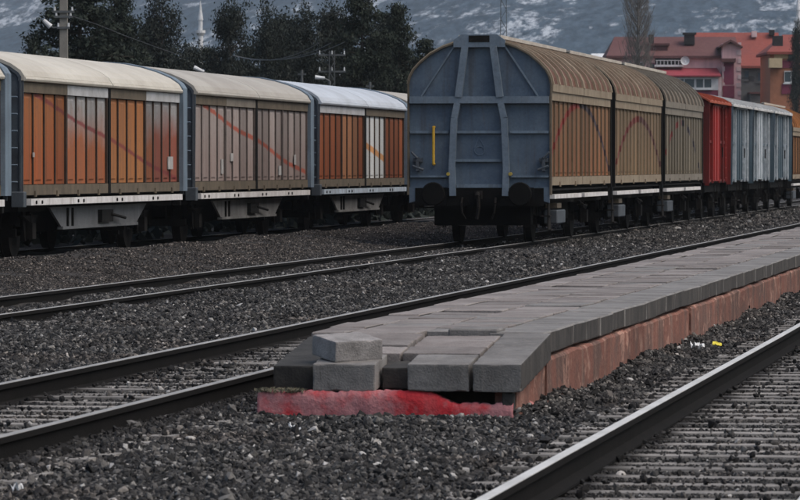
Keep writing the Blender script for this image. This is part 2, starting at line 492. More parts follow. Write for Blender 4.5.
def sleeper_mat():
    m = wmat('concrete sleeper', (.24, .225, .21), (.14, .13, .12), 6, .9, 0, .3, 40, rnd=.4)
    nt = m.node_tree
    b = nt.nodes['Principled BSDF']
    src = b.inputs['Base Color'].links[0].from_socket
    tc = N(nt, 'ShaderNodeTexCoord'); sep = N(nt, 'ShaderNodeSeparateXYZ')
    nt.links.new(tc.outputs['Object'], sep.inputs[0])
    d = math_n(nt, 'ABSOLUTE', math_n(nt, 'SUBTRACT', math_n(nt, 'ABSOLUTE', sep.outputs[0]), .7525))
    d = math_n(nt, 'ADD', d, math_n(nt, 'MULTIPLY', noise(nt, coords(nt), 5.0, 4), .22))
    c = mixc(nt, math_n(nt, 'MULTIPLY', ramp(nt, d, .36, .22), .93), src, (.014, .0125, .012))
    nt.links.new(c, b.inputs['Base Color'])
    return m
M['sleeper'] = sleeper_mat()
def ground_mat():
    m, nt, b = _nt('dark gravel ground')
    tc = N(nt, 'ShaderNodeTexCoord')
    vec = tc.outputs['Object']
    vor = N(nt, 'ShaderNodeTexVoronoi')
    vor.inputs['Scale'].default_value = 19.0
    nt.links.new(vec, vor.inputs['Vector'])
    sepc = N(nt, 'ShaderNodeSeparateColor')
    nt.links.new(vor.outputs['Color'], sepc.inputs[0])
    c = mixc(nt, ramp(nt, sepc.outputs[0], .1, .95), (.014, .014, .0145), (.055, .054, .054))
    big = ramp(nt, noise(nt, vec, .35, 5), .42, .62)
    c = mixc(nt, math_n(nt, 'MULTIPLY', big, .6), c, (.034, .027, .022))
    nt.links.new(c, b.inputs['Base Color'])
    b.inputs['Roughness'].default_value = .95
    b.inputs['Specular IOR Level'].default_value = .15
    bn = N(nt, 'ShaderNodeBump')
    bn.inputs['Strength'].default_value = .7
    bn.inputs['Distance'].default_value = .03
    nt.links.new(vor.outputs['Distance'], bn.inputs['Height'])
    nt.links.new(bn.outputs[0], b.inputs['Normal'])
    return m

xs = np.concatenate([[-2400, -900, -300, -120, -60, -40, -28], np.arange(-24, 4.01, .2), [6, 10, 20, 60, 200, 700, 2400]])
ys = np.concatenate([[-600, -60, 0, 10], np.arange(18, 130, .8), np.arange(130, 240, 4.0), [260, 300, 400, 600, 1000, 2000, 4000, 5600]])
gx, gy = np.meshgrid(xs, ys)
gz = ground_z(gx, gy)
V = np.stack([gx, gy, gz], -1).reshape(-1, 3)
nx_ = len(xs)
ii = (np.arange(len(ys) - 1)[:, None] * nx_ + np.arange(nx_ - 1)[None, :]).ravel()
Fq = np.stack([ii, ii + 1, ii + nx_ + 1, ii + nx_], 1)
M['ground'] = ground_mat()
gme = np_mesh('ground', V, Fq, M['ground'])
gme.polygons.foreach_set('use_smooth', [True] * len(gme.polygons))
tag(link('ground', gme), 'dark oily gravel ground of the rail yard', kind='structure')

# ------------------------------------------------------------------ mountain
def mountain_mat():
    m, nt, b = _nt('snowy forest mountain')
    tc = N(nt, 'ShaderNodeTexCoord')
    mp = N(nt, 'ShaderNodeMapping')
    mp.inputs['Scale'].default_value = (1, .2, 1.0)
    nt.links.new(tc.outputs['Object'], mp.inputs['Vector'])
    v = mp.outputs[0]
    n1 = noise(nt, v, .06, 8, .68)
    n2 = noise(nt, v, .009, 3, .5)
    s = math_n(nt, 'ADD', n1, math_n(nt, 'MULTIPLY', n2, .7))
    f = ramp(nt, s, .905, .985)
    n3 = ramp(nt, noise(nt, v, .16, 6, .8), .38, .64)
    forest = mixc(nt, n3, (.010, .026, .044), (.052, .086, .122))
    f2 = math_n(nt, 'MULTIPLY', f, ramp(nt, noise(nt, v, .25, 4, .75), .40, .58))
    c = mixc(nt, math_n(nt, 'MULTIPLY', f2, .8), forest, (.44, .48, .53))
    nt.links.new(c, b.inputs['Base Color'])
    b.inputs['Roughness'].default_value = 1.0
    b.inputs['Specular IOR Level'].default_value = 0.0
    return m

pxs = np.linspace(-700, 1500, 180)
rs = np.concatenate([np.linspace(2300, 4200, 90), [4600, 5200]])
A, R = np.meshgrid(pxs, rs)
ridge = np.interp(pxs, [-700, -200, 0, 25, 60, 130, 300, 500, 800, 1500], [70, 120, 157, 163, 178, 215, 260, 330, 300, 260]) / F
t = np.clip((R - 2300) / 1500, 0, 1.0)
E = ridge[None, :] * (t ** .8) * 3800 / np.maximum(R, 1) 
back = np.clip((R - 3800) / 1200, 0, 1)
mx = (A - CX) / F * R
my = R
def fbm(x, y, seed, base, octs=6):
    r2 = np.random.default_rng(seed)
    out = np.zeros_like(x); amp = 1.0; fr = base
    for o in range(octs):
        for k in range(4):
            a = r2.uniform(0, 6.28)
            out += amp * np.sin((x * math.cos(a) + y * math.sin(a)) * fr + r2.uniform(0, 6.28)) / 4
        amp *= .52; fr *= 2.05
    return out
mz = E * R * (1 - .6 * back) + fbm(mx, my, 3, .009) * 14 * np.clip(t * 2, 0, 1) - 2
wx = mx * CO - my * SI
wy = mx * SI + my * CO
V = np.stack([wx, wy, mz], -1).reshape(-1, 3)
n_ = len(pxs)
ii = (np.arange(len(rs) - 1)[:, None] * n_ + np.arange(n_ - 1)[None, :]).ravel()
mme = np_mesh('mountain', V, np.stack([ii, ii + 1, ii + n_ + 1, ii + n_], 1), mountain_mat())
mme.polygons.foreach_set('use_smooth', [True] * len(mme.polygons))
tag(link('mountain', mme), 'blue grey forested mountainside with patches of snow', kind='structure')

# ------------------------------------------------------------------ tracks
RAIL_PROF = [(-.036, 0), (.036, 0), (.036, -.035), (.012, -.05), (.010, -.13), (.072, -.155), (.072, -.168), (-.072, -.168), (-.072, -.155), (-.010, -.13), (-.012, -.05), (-.036, -.035)]
def track(label, xc, y0, y1, sleepers=None, gauge=1.505, clips=False, slz=-.172, head='rail_head_dull'):
    t = thing('railway_track', label, 'railway track', (xc, 0, 0), 0, 'parallel tracks of the yard')
    step = 9.0
    for sgn in (-1, 1):
        mb = MB()
        yy = list(np.arange(y0, y1, step)) + [y1]
        n = len(RAIL_PROF)
        vs, fs = [], []
        for j, y in enumerate(yy):
            w = .006 * math.sin(y * .21 + sgn) + .004 * math.sin(y * .07)
            vs += [(sgn * gauge / 2 + x + w, y, z) for x, z in RAIL_PROF]
            if j:
                o = (j - 1) * n
                fs += [(o + i, o + (i + 1) % n, o + n + (i + 1) % n, o + n + i) for i in range(n)]
        mb.add(vs, fs)
        r = mb.build('rail', M['rail_side'], t)
        hb = MB()                                   # worn running band, a sheet 4 mm proud of the head
        vs, fs = [], []
        for j, y in enumerate(yy):
            w = .006 * math.sin(y * .21 + sgn) + .004 * math.sin(y * .07)
            vs += [(sgn * gauge / 2 + x + w, y, z) for x, z in ((-.035, -.010), (-.030, .003), (.030, .003), (.035, -.010))]
            if j:
                o = (j - 1) * 4
                fs += [(o + i, o + i + 1, o + 4 + i + 1, o + 4 + i) for i in range(3)]
        hb.add(vs, fs)
        hb.build('running_band', M[head], r)
    if sleepers:
        a, b2, sp = sleepers
        base = None
        k = 0
        cb = MB()
        for y in np.arange(a, b2, sp):
            if base is None:
                mb = MB()
                for xa, xb, top in ((-1.28, 1.28, 0.0),):
                    za, zb = slz - .2, slz + top
                    mb.add([(xa, -.15, za), (xb, -.15, za), (xb, .15, za), (xa, .15, za), (xa, -.11, zb), (xb, -.11, zb), (xb, .11, zb), (xa, .11, zb)],
                           [(3, 2, 1, 0), (4, 5, 6, 7), (0, 1, 5, 4), (1, 2, 6, 5), (2, 3, 7, 6), (3, 0, 4, 7)])
                base = mb.mesh('sleeper', M['sleeper'])
            o = link('sleeper', base, t, (random.uniform(-.03, .03), y + random.uniform(-.02, .02), random.uniform(-.012, .004)))
            o.rotation_euler = (0, random.uniform(-.006, .006), random.uniform(-.01, .01))
            if clips:
                for sgn in (-1, 1):
                    for q in (-1, 1):
                        xx = sgn * gauge / 2 + q * .085
                        cb.box(xx - .03, xx + .03, y - .05, y + .05, slz, slz + .045)
                        cb.tube((xx + q * .045, y, slz), (xx + q * .045, y, slz + .075), .014, .014, 6)
            k += 1
        if clips:
            tag(cb.build('rail_clips', M['clip'], t), kind='stuff')
    return t

T0, T1, T2, T3 = -18.85, -12.14, -7.03, -2.84 + .7525
track('railway track under the row of orange and grey wagons with pale roofs', T0, 30, 330, None)
track('railway track on which the blue ended wagon stands', T1, 12, 330, (60, 120, .62))
track('railway track running just behind the low concrete platform', T2, 10, 260, (20, 112, .62), slz=-.14)
track('nearest railway track, its shiny rail in front of the platform', T3, 8, 220, (17, 100, .62), slz=-.165, head='rail_head')

# ------------------------------------------------------------------ platform
PL, PR, Y0, Y1 = -5.70, -3.95, 33.05, 34.9
ZT, ZE, TK = .35, .19, .175
plat = thing('station_platform', 'low narrow concrete slab platform with red footing between two tracks', 'platform', (PL, Y0, 0))
def ramp_z(y):
    return ZE + (ZT - ZE) * (y - Y0) / (Y1 - Y0) if y < Y1 else ZT

def rough_box(hx, hy, tk, seed, cell=.024, amp=.0007, chip=.009):
    """box (top at z = 0) with worn, chipped edges"""
    r2 = np.random.default_rng(seed)
    X, Y_, Z_ = [np.unique(np.concatenate([[-h, -h + .012, h - .012, h], np.linspace(-h, h, max(3, int(2 * h / cell)))])) for h in (hx, hy, tk / 2)]
    mb = MB()
    idx = {}
    ph = r2.uniform(0, 6.28, (10, 3)); fr = r2.uniform(8, 60, (10, 3)) * r2.choice([-1, 1], (10, 3))
    nz = lambda q: float(np.sin((fr * q).sum(1) + ph.sum(1)).sum()) / 3.2
    def vid(x, y, z):
        k = (round(x, 5), round(y, 5), round(z, 5))
        if k not in idx:
            q = np.array([x, y, z]); h = np.array([hx, hy, tk / 2])
            d = h - np.abs(q)
            o = np.sort(d)
            n1 = nz(q)
            e = max(0.0, chip * (.45 + .55 * max(0, n1)) - (o[0] + o[1]))      # distance to an edge
            f = q - np.sign(q) * np.where(d < chip, e * .45, 0) + r2.normal(0, amp * .25, 3)
            f = f - np.sign(q) * (d < 1e-6) * amp * n1
            idx[k] = len(mb.v)
            mb.v.append((f[0], f[1], f[2] - tk / 2))
        return idx[k]
    def face(A, B, fn, flip):
        for a0, a1 in zip(A[:-1], A[1:]):
            for b0, b1 in zip(B[:-1], B[1:]):
                q = [vid(*fn(a0, b0)), vid(*fn(a1, b0)), vid(*fn(a1, b1)), vid(*fn(a0, b1))]
                mb.f.append(tuple(q[::-1] if flip else q))
    for sg in (-1, 1):
        face(X, Y_, lambda a, b_: (a, b_, sg * tk / 2), sg < 0)
        face(X, Z_, lambda a, b_: (a, sg * hy, b_), sg > 0)
        face(Y_, Z_, lambda a, b_: (sg * hx, a, b_), sg < 0)
    return mb

def slab(name, x0, x1, y0, y1, mat, dz=0.0, tk=TK, chamf=.012, tilt=0.0, rot=0.0):
    """a paving piece whose origin is its top centre, lying on the platform (or its end ramp)"""
    yc, xc = (y0 + y1) / 2, (x0 + x1) / 2
    hx, hy = (x1 - x0) / 2, (y1 - y0) / 2
    slope = math.atan2(ramp_z(y1) - ramp_z(y0), y1 - y0) if y0 < Y1 - .01 else 0.0
    mb = rough_box(hx, hy, tk, int(abs(x0 * 977 + y0 * 131))) if y0 < Y1 - .05 else MB().cbox(-hx, hx, -hy, hy, -tk, 0, chamf, .004)
    o = mb.build(name, mat, plat, (xc - PL, yc - Y0, ramp_z(yc) + dz))
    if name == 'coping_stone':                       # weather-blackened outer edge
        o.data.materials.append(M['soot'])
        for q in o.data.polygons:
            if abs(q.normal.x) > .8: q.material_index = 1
    o.rotation_euler = (slope + random.uniform(-.004, .004), tilt + random.uniform(-.006, .006), rot)
    return o

# end ramp: front row left to right, then the rows behind
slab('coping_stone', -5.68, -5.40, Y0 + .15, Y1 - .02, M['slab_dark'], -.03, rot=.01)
slab('paving_slab', -5.37, -4.93, Y0 + .02, Y0 + .60, M['coping'], -.002, tk=.19)
slab('paving_slab', -4.91, -4.72, Y0 + .22, Y0 + .60, M['slab_dark'], -.05, tk=.15)
slab('paving_slab', -4.70, -4.27, Y0, Y0 + .56, M['coping'], .004, tk=.19, chamf=.012)
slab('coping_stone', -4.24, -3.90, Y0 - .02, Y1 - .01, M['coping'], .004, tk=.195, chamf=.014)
for (x0, x1, dz) in ((-5.37, -4.84, 0.0), (-4.82, -4.27, -.012)):
    for k, (a, b2) in enumerate(((.62, 1.02), (1.04, 1.42), (1.44, 1.83))):
        slab('paving_slab', x0, x1, Y0 + a, Y0 + b2, M['slab'], dz + random.uniform(-.012, .016), tilt=random.uniform(-.012, .012))
slab('paving_slab', -4.66, -4.29, Y1 + .02, Y1 + .42, M['coping'], .03)
# flat part: coping down both sides, two columns of slabs between
n_sl = 0
y = Y1 + .01
while y < 110:
    l = random.uniform(.92, 1.08)
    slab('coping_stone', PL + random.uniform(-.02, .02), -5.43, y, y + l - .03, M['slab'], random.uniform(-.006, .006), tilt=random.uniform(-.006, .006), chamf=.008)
    y += l
y = Y1 + .01
while y < 110:
    l = random.uniform(.94, 1.06)
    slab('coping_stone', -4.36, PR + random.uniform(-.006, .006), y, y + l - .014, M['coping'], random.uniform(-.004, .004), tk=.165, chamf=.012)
    y += l
for (x0, x1) in ((-5.40, -4.90), (-4.88, -4.39)):
    y = Y1 + .02 + (.22 if x0 > -5 else 0) + (.25 if x0 > -5 else 0)
    while y < 96:
        l = random.choice((.5, .5, .5, .62, 1.0))
        low = random.random() < .07
        slab('paving_slab', x0, x1, y, y + l - random.choice((.03, .045, .07)), M['slab'] if random.random() < .88 else M['coping'],
             -random.uniform(.015, .035) if low else random.uniform(-.006, .006), tk=.10, tilt=random.uniform(-.006, .006), rot=random.uniform(-.012, .012), chamf=.006)
        y += l
# bed under the slabs
MB().box(.10, PR - PL - .10, .35, 77, -.3, .0).box(.10, PR - PL - .10, 1.9, 77, .0, .16).build('rubble_bed', M['core'], plat)
# right-hand retaining wall: separate rendered blocks, uneven tops
y = Y0 + .10
k = 0
while y < 109:
    l = random.choice((1.6, 2.6, 3.4, 4.8)) if k else 1.75
    top_a = min(ramp_z(y) - TK, ZT - TK) - .012
    top_b = min(ramp_z(y + l) - TK, ZT - TK) - .012
    off = random.uniform(-.012, .014)
    n = 14
    vs, fs = [], []
    for j in range(n + 1):
        yy = y + (l - .004) * j / n - Y0
        tz = top_a + (top_b - top_a) * j / n + random.uniform(-.012, .010)
        xf = PR - PL + .012 + off
        vs += [(xf - .15, yy, -.32), (xf + random.uniform(0, .004), yy, -.32), (xf + random.uniform(-.002, .002), yy, tz - .02), (xf - .02, yy, tz), (xf - .15, yy, tz)]
        if j:
            o = (j - 1) * 5
            fs += [(o + i, o + (i + 1) % 5, o + 5 + (i + 1) % 5, o + 5 + i) for i in range(5)]
    fs += [(4, 3, 2, 1, 0), tuple(n * 5 + i for i in range(5))]
    MB().add(vs, fs).build('retaining_block', M['base_side'], plat)
    y += l
    k += 1
# left wall, seldom seen
MB().box(.03, .13, .3, 77, -.32, .10).build('retaining_wall', M['core'], plat)
# red footing across the end: lumpy top, low on the right, with a dark cavity behind
n, m_r = 90, 9
r2 = np.random.default_rng(31)
ph = r2.uniform(0, 6.28, 12); fx = r2.uniform(4, 34, 12); fz = r2.uniform(4, 34, 12)
vs, fs = [], []
for j in range(n + 1):
    u = j / n
    xx = -.06 + u * 1.80
    tz = np.interp(u, [0, .04, .30, .62, .70, .78, 1.0], [-.012, .0, .0, .008, -.02, -.085, -.075]) + r2.uniform(-.006, .006) + .005 * math.sin(xx * 23)
    col_ = []
    for k in range(m_r):
        f = k / (m_r - 1)
        zz_ = -.34 + (tz + .34) * f
        bulge = sum(math.sin(xx * fx[q] + zz_ * fz[q] + ph[q]) for q in range(12)) * .0010
        col_.append((xx + r2.normal(0, .002), .012 - bulge + .02 * max(0, f - .86) / .14 + r2.normal(0, .0015), zz_ + r2.normal(0, .002)))
    col_ += [(xx, .09, tz + .004), (xx, .55, tz - .04), (xx, .55, -.34)]
    vs += col_
    w_ = len(col_)
    if j:
        o = (j - 1) * w_
        fs += [(o + i, o + w_ + i, o + w_ + i + 1, o + i + 1) for i in range(w_ - 1)]
fs += [tuple(range(w_)), tuple(n * w_ + i for i in range(w_))[::-1]]
MB().add(vs, fs).build('red_footing', M['base_front'], plat, smooth=True)
MB().cbox(1.66, 1.74, .02, .16, -.3, .0, .01, .01).build('corner_stone', M['slab_dark'], plat)

# loose block lying on the end ramp
blk = rough_box(.19, .17, .145, 77).build('concrete_block', M['block'], None, (-5.17, Y0 + .33, ZE + .18))
blk.rotation_euler = (math.radians(7.5), math.radians(-2), math.radians(38))
tag(blk, 'loose square concrete block sitting on the end of the platform', 'concrete block')

# ------------------------------------------------------------------ wagons
PROF_TALL = [(1.44, 3.0), (1.44, 3.2), (1.41, 3.34), (1.34, 3.48), (1.20, 3.63), (1.00, 3.80), (.74, 3.94), (.42, 4.05), (.20, 4.10), (0, 4.11)]
PROF_LOW = [(1.50, 2.97), (1.50, 3.05), (1.44, 3.14), (1.28, 3.25), (1.00, 3.37), (.70, 3.46), (.35, 3.53), (0, 3.555)]
PROF_BOX = [(1.56, 3.34), (1.56, 3.40), (1.3, 3.54), (.85, 3.66), (.45, 3.73), (0, 3.755)]
def mirror(p):
    return p + [(-x, z) for x, z in p[::-1] if x > 0]
def inset(p, d):
    """profile pulled towards its inside by d"""
    q = []
    for i, (x, z) in enumerate(p):
        a = p[max(i - 1, 0)]; b2 = p[min(i + 1, len(p) - 1)]
        tx, tz = b2[0] - a[0], b2[1] - a[1]
        l = math.hypot(tx, tz) or 1
        q.append((0.0 if x == 0 else x - tz / l * d, z + tx / l * d))
    return q

def wheelset(root, y):
    mb = MB()
    for s in (-1, 1):
        x = s * .75
        mb.tube((x - .065, y, .46), (x + .065, y, .46), .46, .46, 24)
        mb.tube((x - s * .065, y, .46), (x - s * .095, y, .46), .49, .49, 24)
        mb.tube((x + s * .065, y, .46), (x + s * .10, y, .46), .12, .10, 12)
    mb.tube((-1.02, y, .46), (1.02, y, .46), .08, .08, 10)
    mb.build('wheelset', M['wheel'], root)
    for s in (-1, 1):
        a = MB()
        a.box(s * 1.06 - .1, s * 1.06 + .1, y - .14, y + .14, .33, .60)
        a.prism_x([(y - .45, .95), (y - .20, .30), (y - .12, .30), (y - .16, .95)], s * 1.03 - .012, s * 1.03 + .012)
        a.prism_x([(y + .16, .95), (y + .12, .30), (y + .20, .30), (y + .45, .95)], s * 1.03 - .012, s * 1.03 + .012)
        ax = a.build('axle_guard', M['dark2'], root)
        sp = MB()
        for k in range(5):
            h = .62 - k * .11
            sp.box(s * 1.06 - .05, s * 1.06 + .05, y - h, y + h, .615 + (4 - k) * .022, .615 + (4 - k) * .022 + .018)
        sp.box(s * 1.06 - .06, s * 1.06 + .06, y - .05, y + .05, .60, .75)
        sp.build('leaf_spring', M['dark2'], ax)

def buffers(root, y, d):
    for s in (-1, 1):
        b = MB()
        b.tube((s * .875, y, 1.0), (s * .875, y + d * .30, 1.0), .11, .10, 14)
        b.tube((s * .875, y + d * .30, 1.0), (s * .875, y + d * .46, 1.0), .075, .075, 12)
        b.tube((s * .875, y + d * .46, 1.0), (s * .875, y + d * .50, 1.0), .24, .22, 20)
        b.build('buffer', M['buffer'], root)
    c = MB()
    c.box(-.07, .07, min(y, y + d * .22), max(y, y + d * .22), .90, 1.06)
    c.tube((0, y + d * .24, 1.0), (0, y + d * .34, .96), .05, .03, 8)
    c.path([(0, y + d * .20, .95), (.02, y + d * .26, .72), (-.02, y + d * .24, .50)], .035, 6)
    for hx in (-.34, .33):
        c.path([(hx, y + d * .03, .92), (hx * 1.02, y + d * .14, .80), (hx * .97, y + d * .15, .62), (hx * .8, y + d * .08, .50)], .022, 6)
    c.build('coupling', M['dark2'], root)

def underframe(root, L, belly=None, gear=True):
    u = MB()
    for s in (-1, 1):
        u.box(s * 1.16 - .07, s * 1.16 + .07, .12, L - .12, .80, 1.04)
        u.box(s * .45 - .05, s * .45 + .05, .12, L - .12, .78, 1.02)
    u.box(-1.40, 1.40, 0, .12, .80, 1.08)
    u.box(-1.40, 1.40, L - .12, L, .80, 1.08)
    for y in np.arange(1.0, L - .8, 1.2):
        u.box(-1.08, 1.08, y - .05, y + .05, .80, 1.0)
    u.box(-1.38, 1.38, .1, L - .1, 1.06, 1.10)
    u.box(-.22, .22, .6, L - .6, .40, .78)
    for s in (-1, 1): u.box(s * .80 - .03, s * .80 + .03, 3.4, L - 3.4, .42, .80)
    u.build('underframe', M['dark'], root)
    if gear:
        g = MB()
        ym = L / 2
        for y in (2.55, L - 2.55):
            for d in (-.72, .72):
                g.box(-.95, .95, y + d - .04, y + d + .04, .36, .50)
                for s in (-1, 1):
                    g.box(s * .75 - .06, s * .75 + .06, y + d * .82 - .05, y + d * .82 + .05, .28, .70)
                    g.box(s * .55 - .02, s * .55 + .02, y + d - .02, y + d + .02, .45, .85)
        g.tube((-.30, ym - 1.2, .62), (-.30, ym - .3, .62), .19, .19, 14)
        g.tube((.35, ym + .2, .60), (.35, ym + 1.6, .60), .22, .22, 14)
        g.path([(0, 2.5, .5), (0, L - 2.5, .52)], .03)
        g.box(.2, .9, ym - 1.6, ym - .9, .45, .8)
        g.build('brake_gear', M['dark2'], root)
    if belly:
        for s in (-1, 1):
            b = MB()
            b.prism_x([(2.9, .86), (L - 2.9, .86), (L - 3.9, .50), (3.9, .50)], s * 1.27 - .02, s * 1.27 + .02)
            b.box(s * 1.27 - .05, s * 1.27 + .05, 3.85, L - 3.85, .47, .52)
            bo = b.build('side_truss', belly, root)
            if s > 0:
                d = MB()
                yc = L * .52
                d.box(1.29, 1.37, yc - .5, yc + .5, .56, .78)
                d.build('brake_box', M['dark'], bo)
                MB().path([(1.365, yc + .3, .70), (1.40, yc + 1.4, .62)], .03).build('brake_lever', M['dark'], bo)
                for yb_ in (4.3, 4.7):
                    MB().path([(1.31, yb_, .52), (1.31, yb_, .84)], .025).build('brace', M['dark'], bo)

def sliding_wall(root, side, y0, y1, quarters, zb, zt, rib, frame_bot, headers, xo=1.40, d=.034, detail=True, rw=.02):
    """one sliding wall: frame and ribs in its own mesh, each panel between ribs a child"""
    nq = len(quarters)
    sx = side
    def bx(mb, xa, xb, a, b2, c, e):
        mb.box(min(sx * xa, sx * xb), max(sx * xa, sx * xb), a, b2, c, e)
    fr = MB()
    qw = (y1 - y0) / nq
    pans = []
    for q, (mats, hm) in enumerate(zip(quarters, headers)):
        a, b2 = y0 + q * qw, y0 + (q + 1) * qw
        n = len(mats)
        pw = (b2 - a) / n
        for k in range(n + 1):
            w = .05 if k in (0, n) else rw
            dd = d + .012 if k in (0, n) else d
            yc = a + k * pw
            ya, yb = max(yc - w, a + .002), min(yc + w, b2 - .002)
            bx(fr, xo, xo + dd, ya, yb, zb + .002, zt - .002)
        for k in range(n):
            pans.append((a + k * pw + rw, a + (k + 1) * pw - rw, mats[k]))
    wall = fr.build('sliding_wall', rib, root)
    for a, b2, m in pans:
        p = MB()
        bx(p, xo - .02, xo + .004, a, b2, zb + .01, zt - .01)
        # shallow pressed swage up each panel
        c, w = (a + b2) / 2, (b2 - a) * .30
        p.add([(sx * (xo + .004), c - w, zb + .06), (sx * (xo + .020), c - w * .75, zb + .09), (sx * (xo + .020), c + w * .75, zb + .09), (sx * (xo + .004), c + w, zb + .06),
               (sx * (xo + .004), c - w, zt - .06), (sx * (xo + .020), c - w * .75, zt - .09), (sx * (xo + .020), c + w * .75, zt - .09), (sx * (xo + .004), c + w, zt - .06)],
              [(0, 1, 5, 4), (1, 2, 6, 5), (2, 3, 7, 6), (0, 3, 2, 1), (4, 5, 6, 7)])
        p.build('wall_panel', m, wall)
    for q, hm in enumerate(headers):
        h = MB()
        a, b2 = y0 + q * qw, y0 + (q + 1) * qw
        bx(h, xo - .02, xo + d + .022, a + .006, b2 - .006, zt, zt + .17)
        h.build('header_beam', hm, wall)
    b = MB()
    bx(b, xo - .02, xo + d + .02, y0 + .004, y1 - .004, zb - .17, zb)
    if detail:
        for k in range(nq * 2):
            yy = y0 + (k + .5) * qw / 2
            bx(b, xo + d + .02, xo + d + .045, yy - .05, yy + .05, zb - .20, zb - .10)
    b.build('bottom_beam', frame_bot, wall)
    return wall

def arch(root, y0, y1, prof, out, legs_to, mat, name='end_arch', depth=.10, post=.08):
    """hoop over the roof with its two legs down the corners"""
    po = mirror(inset(prof, -out))
    pi = mirror(inset(prof, depth))
    mb = MB().band(po, pi, y0, y1)
    xe, ze = inset(prof, -out)[0]
    for s in (-1, 1):
        mb.box(min(s * xe, s * (xe - post - out)), max(s * xe, s * (xe - post - out)), y0, y1, legs_to, ze)
    return mb.build(name, mat, root)

def end_plate(root, y, prof, mat, zb=1.0, th=.03, name='end_wall'):
    p = mirror(inset(prof, .012))
    pr = [(p[0][0] - .02, zb)] + p + [(p[-1][0] + .02, zb)]
    return MB().prism_y(pr, y, y + th).build(name, mat, root)

GL, GM = 'wagons with pale barrel roofs on the far track', 'tall ribbed roof wagons behind the blue end'
def low_wagon(label, y0, quarters, rib, roof, headers, sill, belly, frame_bot, arch_mat):
    L = 14.3
    r = thing('covered_wagon', label, 'railway wagon', (T0, y0, 0), 0, GL)
    underframe(r, L, belly)
    for y in (2.3, L - 2.3): wheelset(r, y)
    buffers(r, 0, -1); buffers(r, L, 1)
    half = len(quarters) // 2
    ya, ym, yb = .16, L / 2, L - .42
    sliding_wall(r, 1, ya, ym - .10, quarters[:half], 1.25, 2.78, rib, frame_bot, headers[:half])
    sliding_wall(r, 1, ym + .10, yb, quarters[half:], 1.25, 2.78, rib, frame_bot, headers[half:])
    MB().box(1.38, 1.47, ym - .085, ym + .085, 1.08, 2.955).build('centre_post', M['dark'], r)
    MB().box(-1.46, -1.39, ya, yb, 1.08, 2.955).build('far_side_wall', rib, r)
    for (a, b2, q) in ((.02, ym - .02, 0), (ym + .02, L - .45, 1)):
        prof = PROF_LOW
        po, pi = mirror(prof), mirror(inset(prof, .05))
        mb = MB().band(po, pi, a, b2)
        rf = mb.build('roof', roof, r, smooth=False)
        MB().tube((1.485, a + .01, 3.0), (1.485, b2 - .01, 3.0), .045, .045, 8).build('eave_roll', roof, rf)
    MB().box(1.30, 1.405, ya, yb, 2.955, 3.0).build('eave_shadow_strip', M['dark'], r)  # dark strip standing in for the shadow under the eave
    arch(r, L - .44, L, PROF_LOW, .025, 1.08, arch_mat)
    arch(r, 0.0, .10, PROF_LOW, -.05, 1.08, M['end_dark'])
    end_plate(r, .03, PROF_LOW, M['end_dark'])
    end_plate(r, L - .07, PROF_LOW, M['end_dark'])
    for s in (-1, 1):
        MB().box(s * .45 - .06, s * .45 + .06, -.06, .03, .95, 3.3).build('end_post', M['end_dark'], r)
    ld = MB()                                       # rungs on the corner
    for z in np.arange(1.3, 2.9, .28): ld.tube((1.10, -.04, z), (1.40, -.04, z), .014, .014, 6)
    ld.tube((1.09, -.04, 1.15), (1.09, -.04, 2.9), .016, .016, 6)
    ld.build('ladder', M['frame_blue'], r)
    sl = MB()
    for q in range(4):
        a = .55 + q * (L - .9) / 4
        sl.box(1.36, 1.50, a, a + (L - .9) / 4 - .03, .91, 1.02)
    s_ = sl.build('side_sill', sill, r)
    bt = MB()
    for q in range(4):
        a = .55 + q * (L - .9) / 4
        for dd in (.35, .8): bt.tube((1.50, a + dd, .96), (1.52, a + dd, .96), .03, .03, 8)
    bt.build('sill_bolts', M['dark'], s_)
    MB().cbox(1.30, 1.52, -.10, .10, .88, 1.14, .012).build('corner_bracket', M['end_dark'], r)
    return r

def plates(r, spots):
    for y, z, w, h in spots:
        MB().box(1.43, 1.446, y - w / 2, y + w / 2, z - h / 2, z + h / 2).build('label_plate', M['grey_tag'], r)
def n_of(m, n=4): return [P[m]] * n
RD, RG = M['rib_dark'], M['rib_grey']
FB, WH = M['frame_brown'], M['white_header']
low_wagon('orange tan covered wagon cut off by the left edge of the photo', 61.9,
          [n_of('orange_tan')] * 4, RD, M['roof_cream'], [FB, WH, FB, FB], M['white_sill'], M['belly'], FB, M['frame_blue'])
w1 = low_wagon('orange covered wagon with cream roof and faded grey panel tops', 77.25,
          [n_of('orange'), [P['orange_fade']] * 4, n_of('orange_tan'), [P['orange_fade'], P['brown_fade'], P['brown_fade'], P['brown_fade']]],
          RD, M['roof_cream'], [FB, WH, FB, WH], M['white_sill'], M['belly'], FB, M['frame_blue'])
w2 = low_wagon('pinkish grey covered wagon with a red diagonal stripe and beige roof', 92.6,
          [n_of('pinkgrey')] * 4, RG, M['roof_beige'], [FB, M['beige_grey_beam'], FB, FB], M['white_sill'], M['belly_light'], FB, M['frame_blue'])
low_wagon('rust orange covered wagon with a few white panels and white roof', 107.95,
          [n_of('rust'), [P['rust_tan']] * 3 + [P['rust']], [P['white']] * 4, n_of('rust')], RD, M['roof_white'], [WH, WH, FB, FB],
          M['blue_sill'], M['belly_light'], FB, M['frame_blue'])
low_wagon('last pale roofed wagon, mostly hidden behind the blue wagon end', 123.3,
          [n_of('rust')] * 4, RD, M['roof_beige'], [FB] * 4, M['white_sill'], M['belly'], FB, M['frame_blue'])

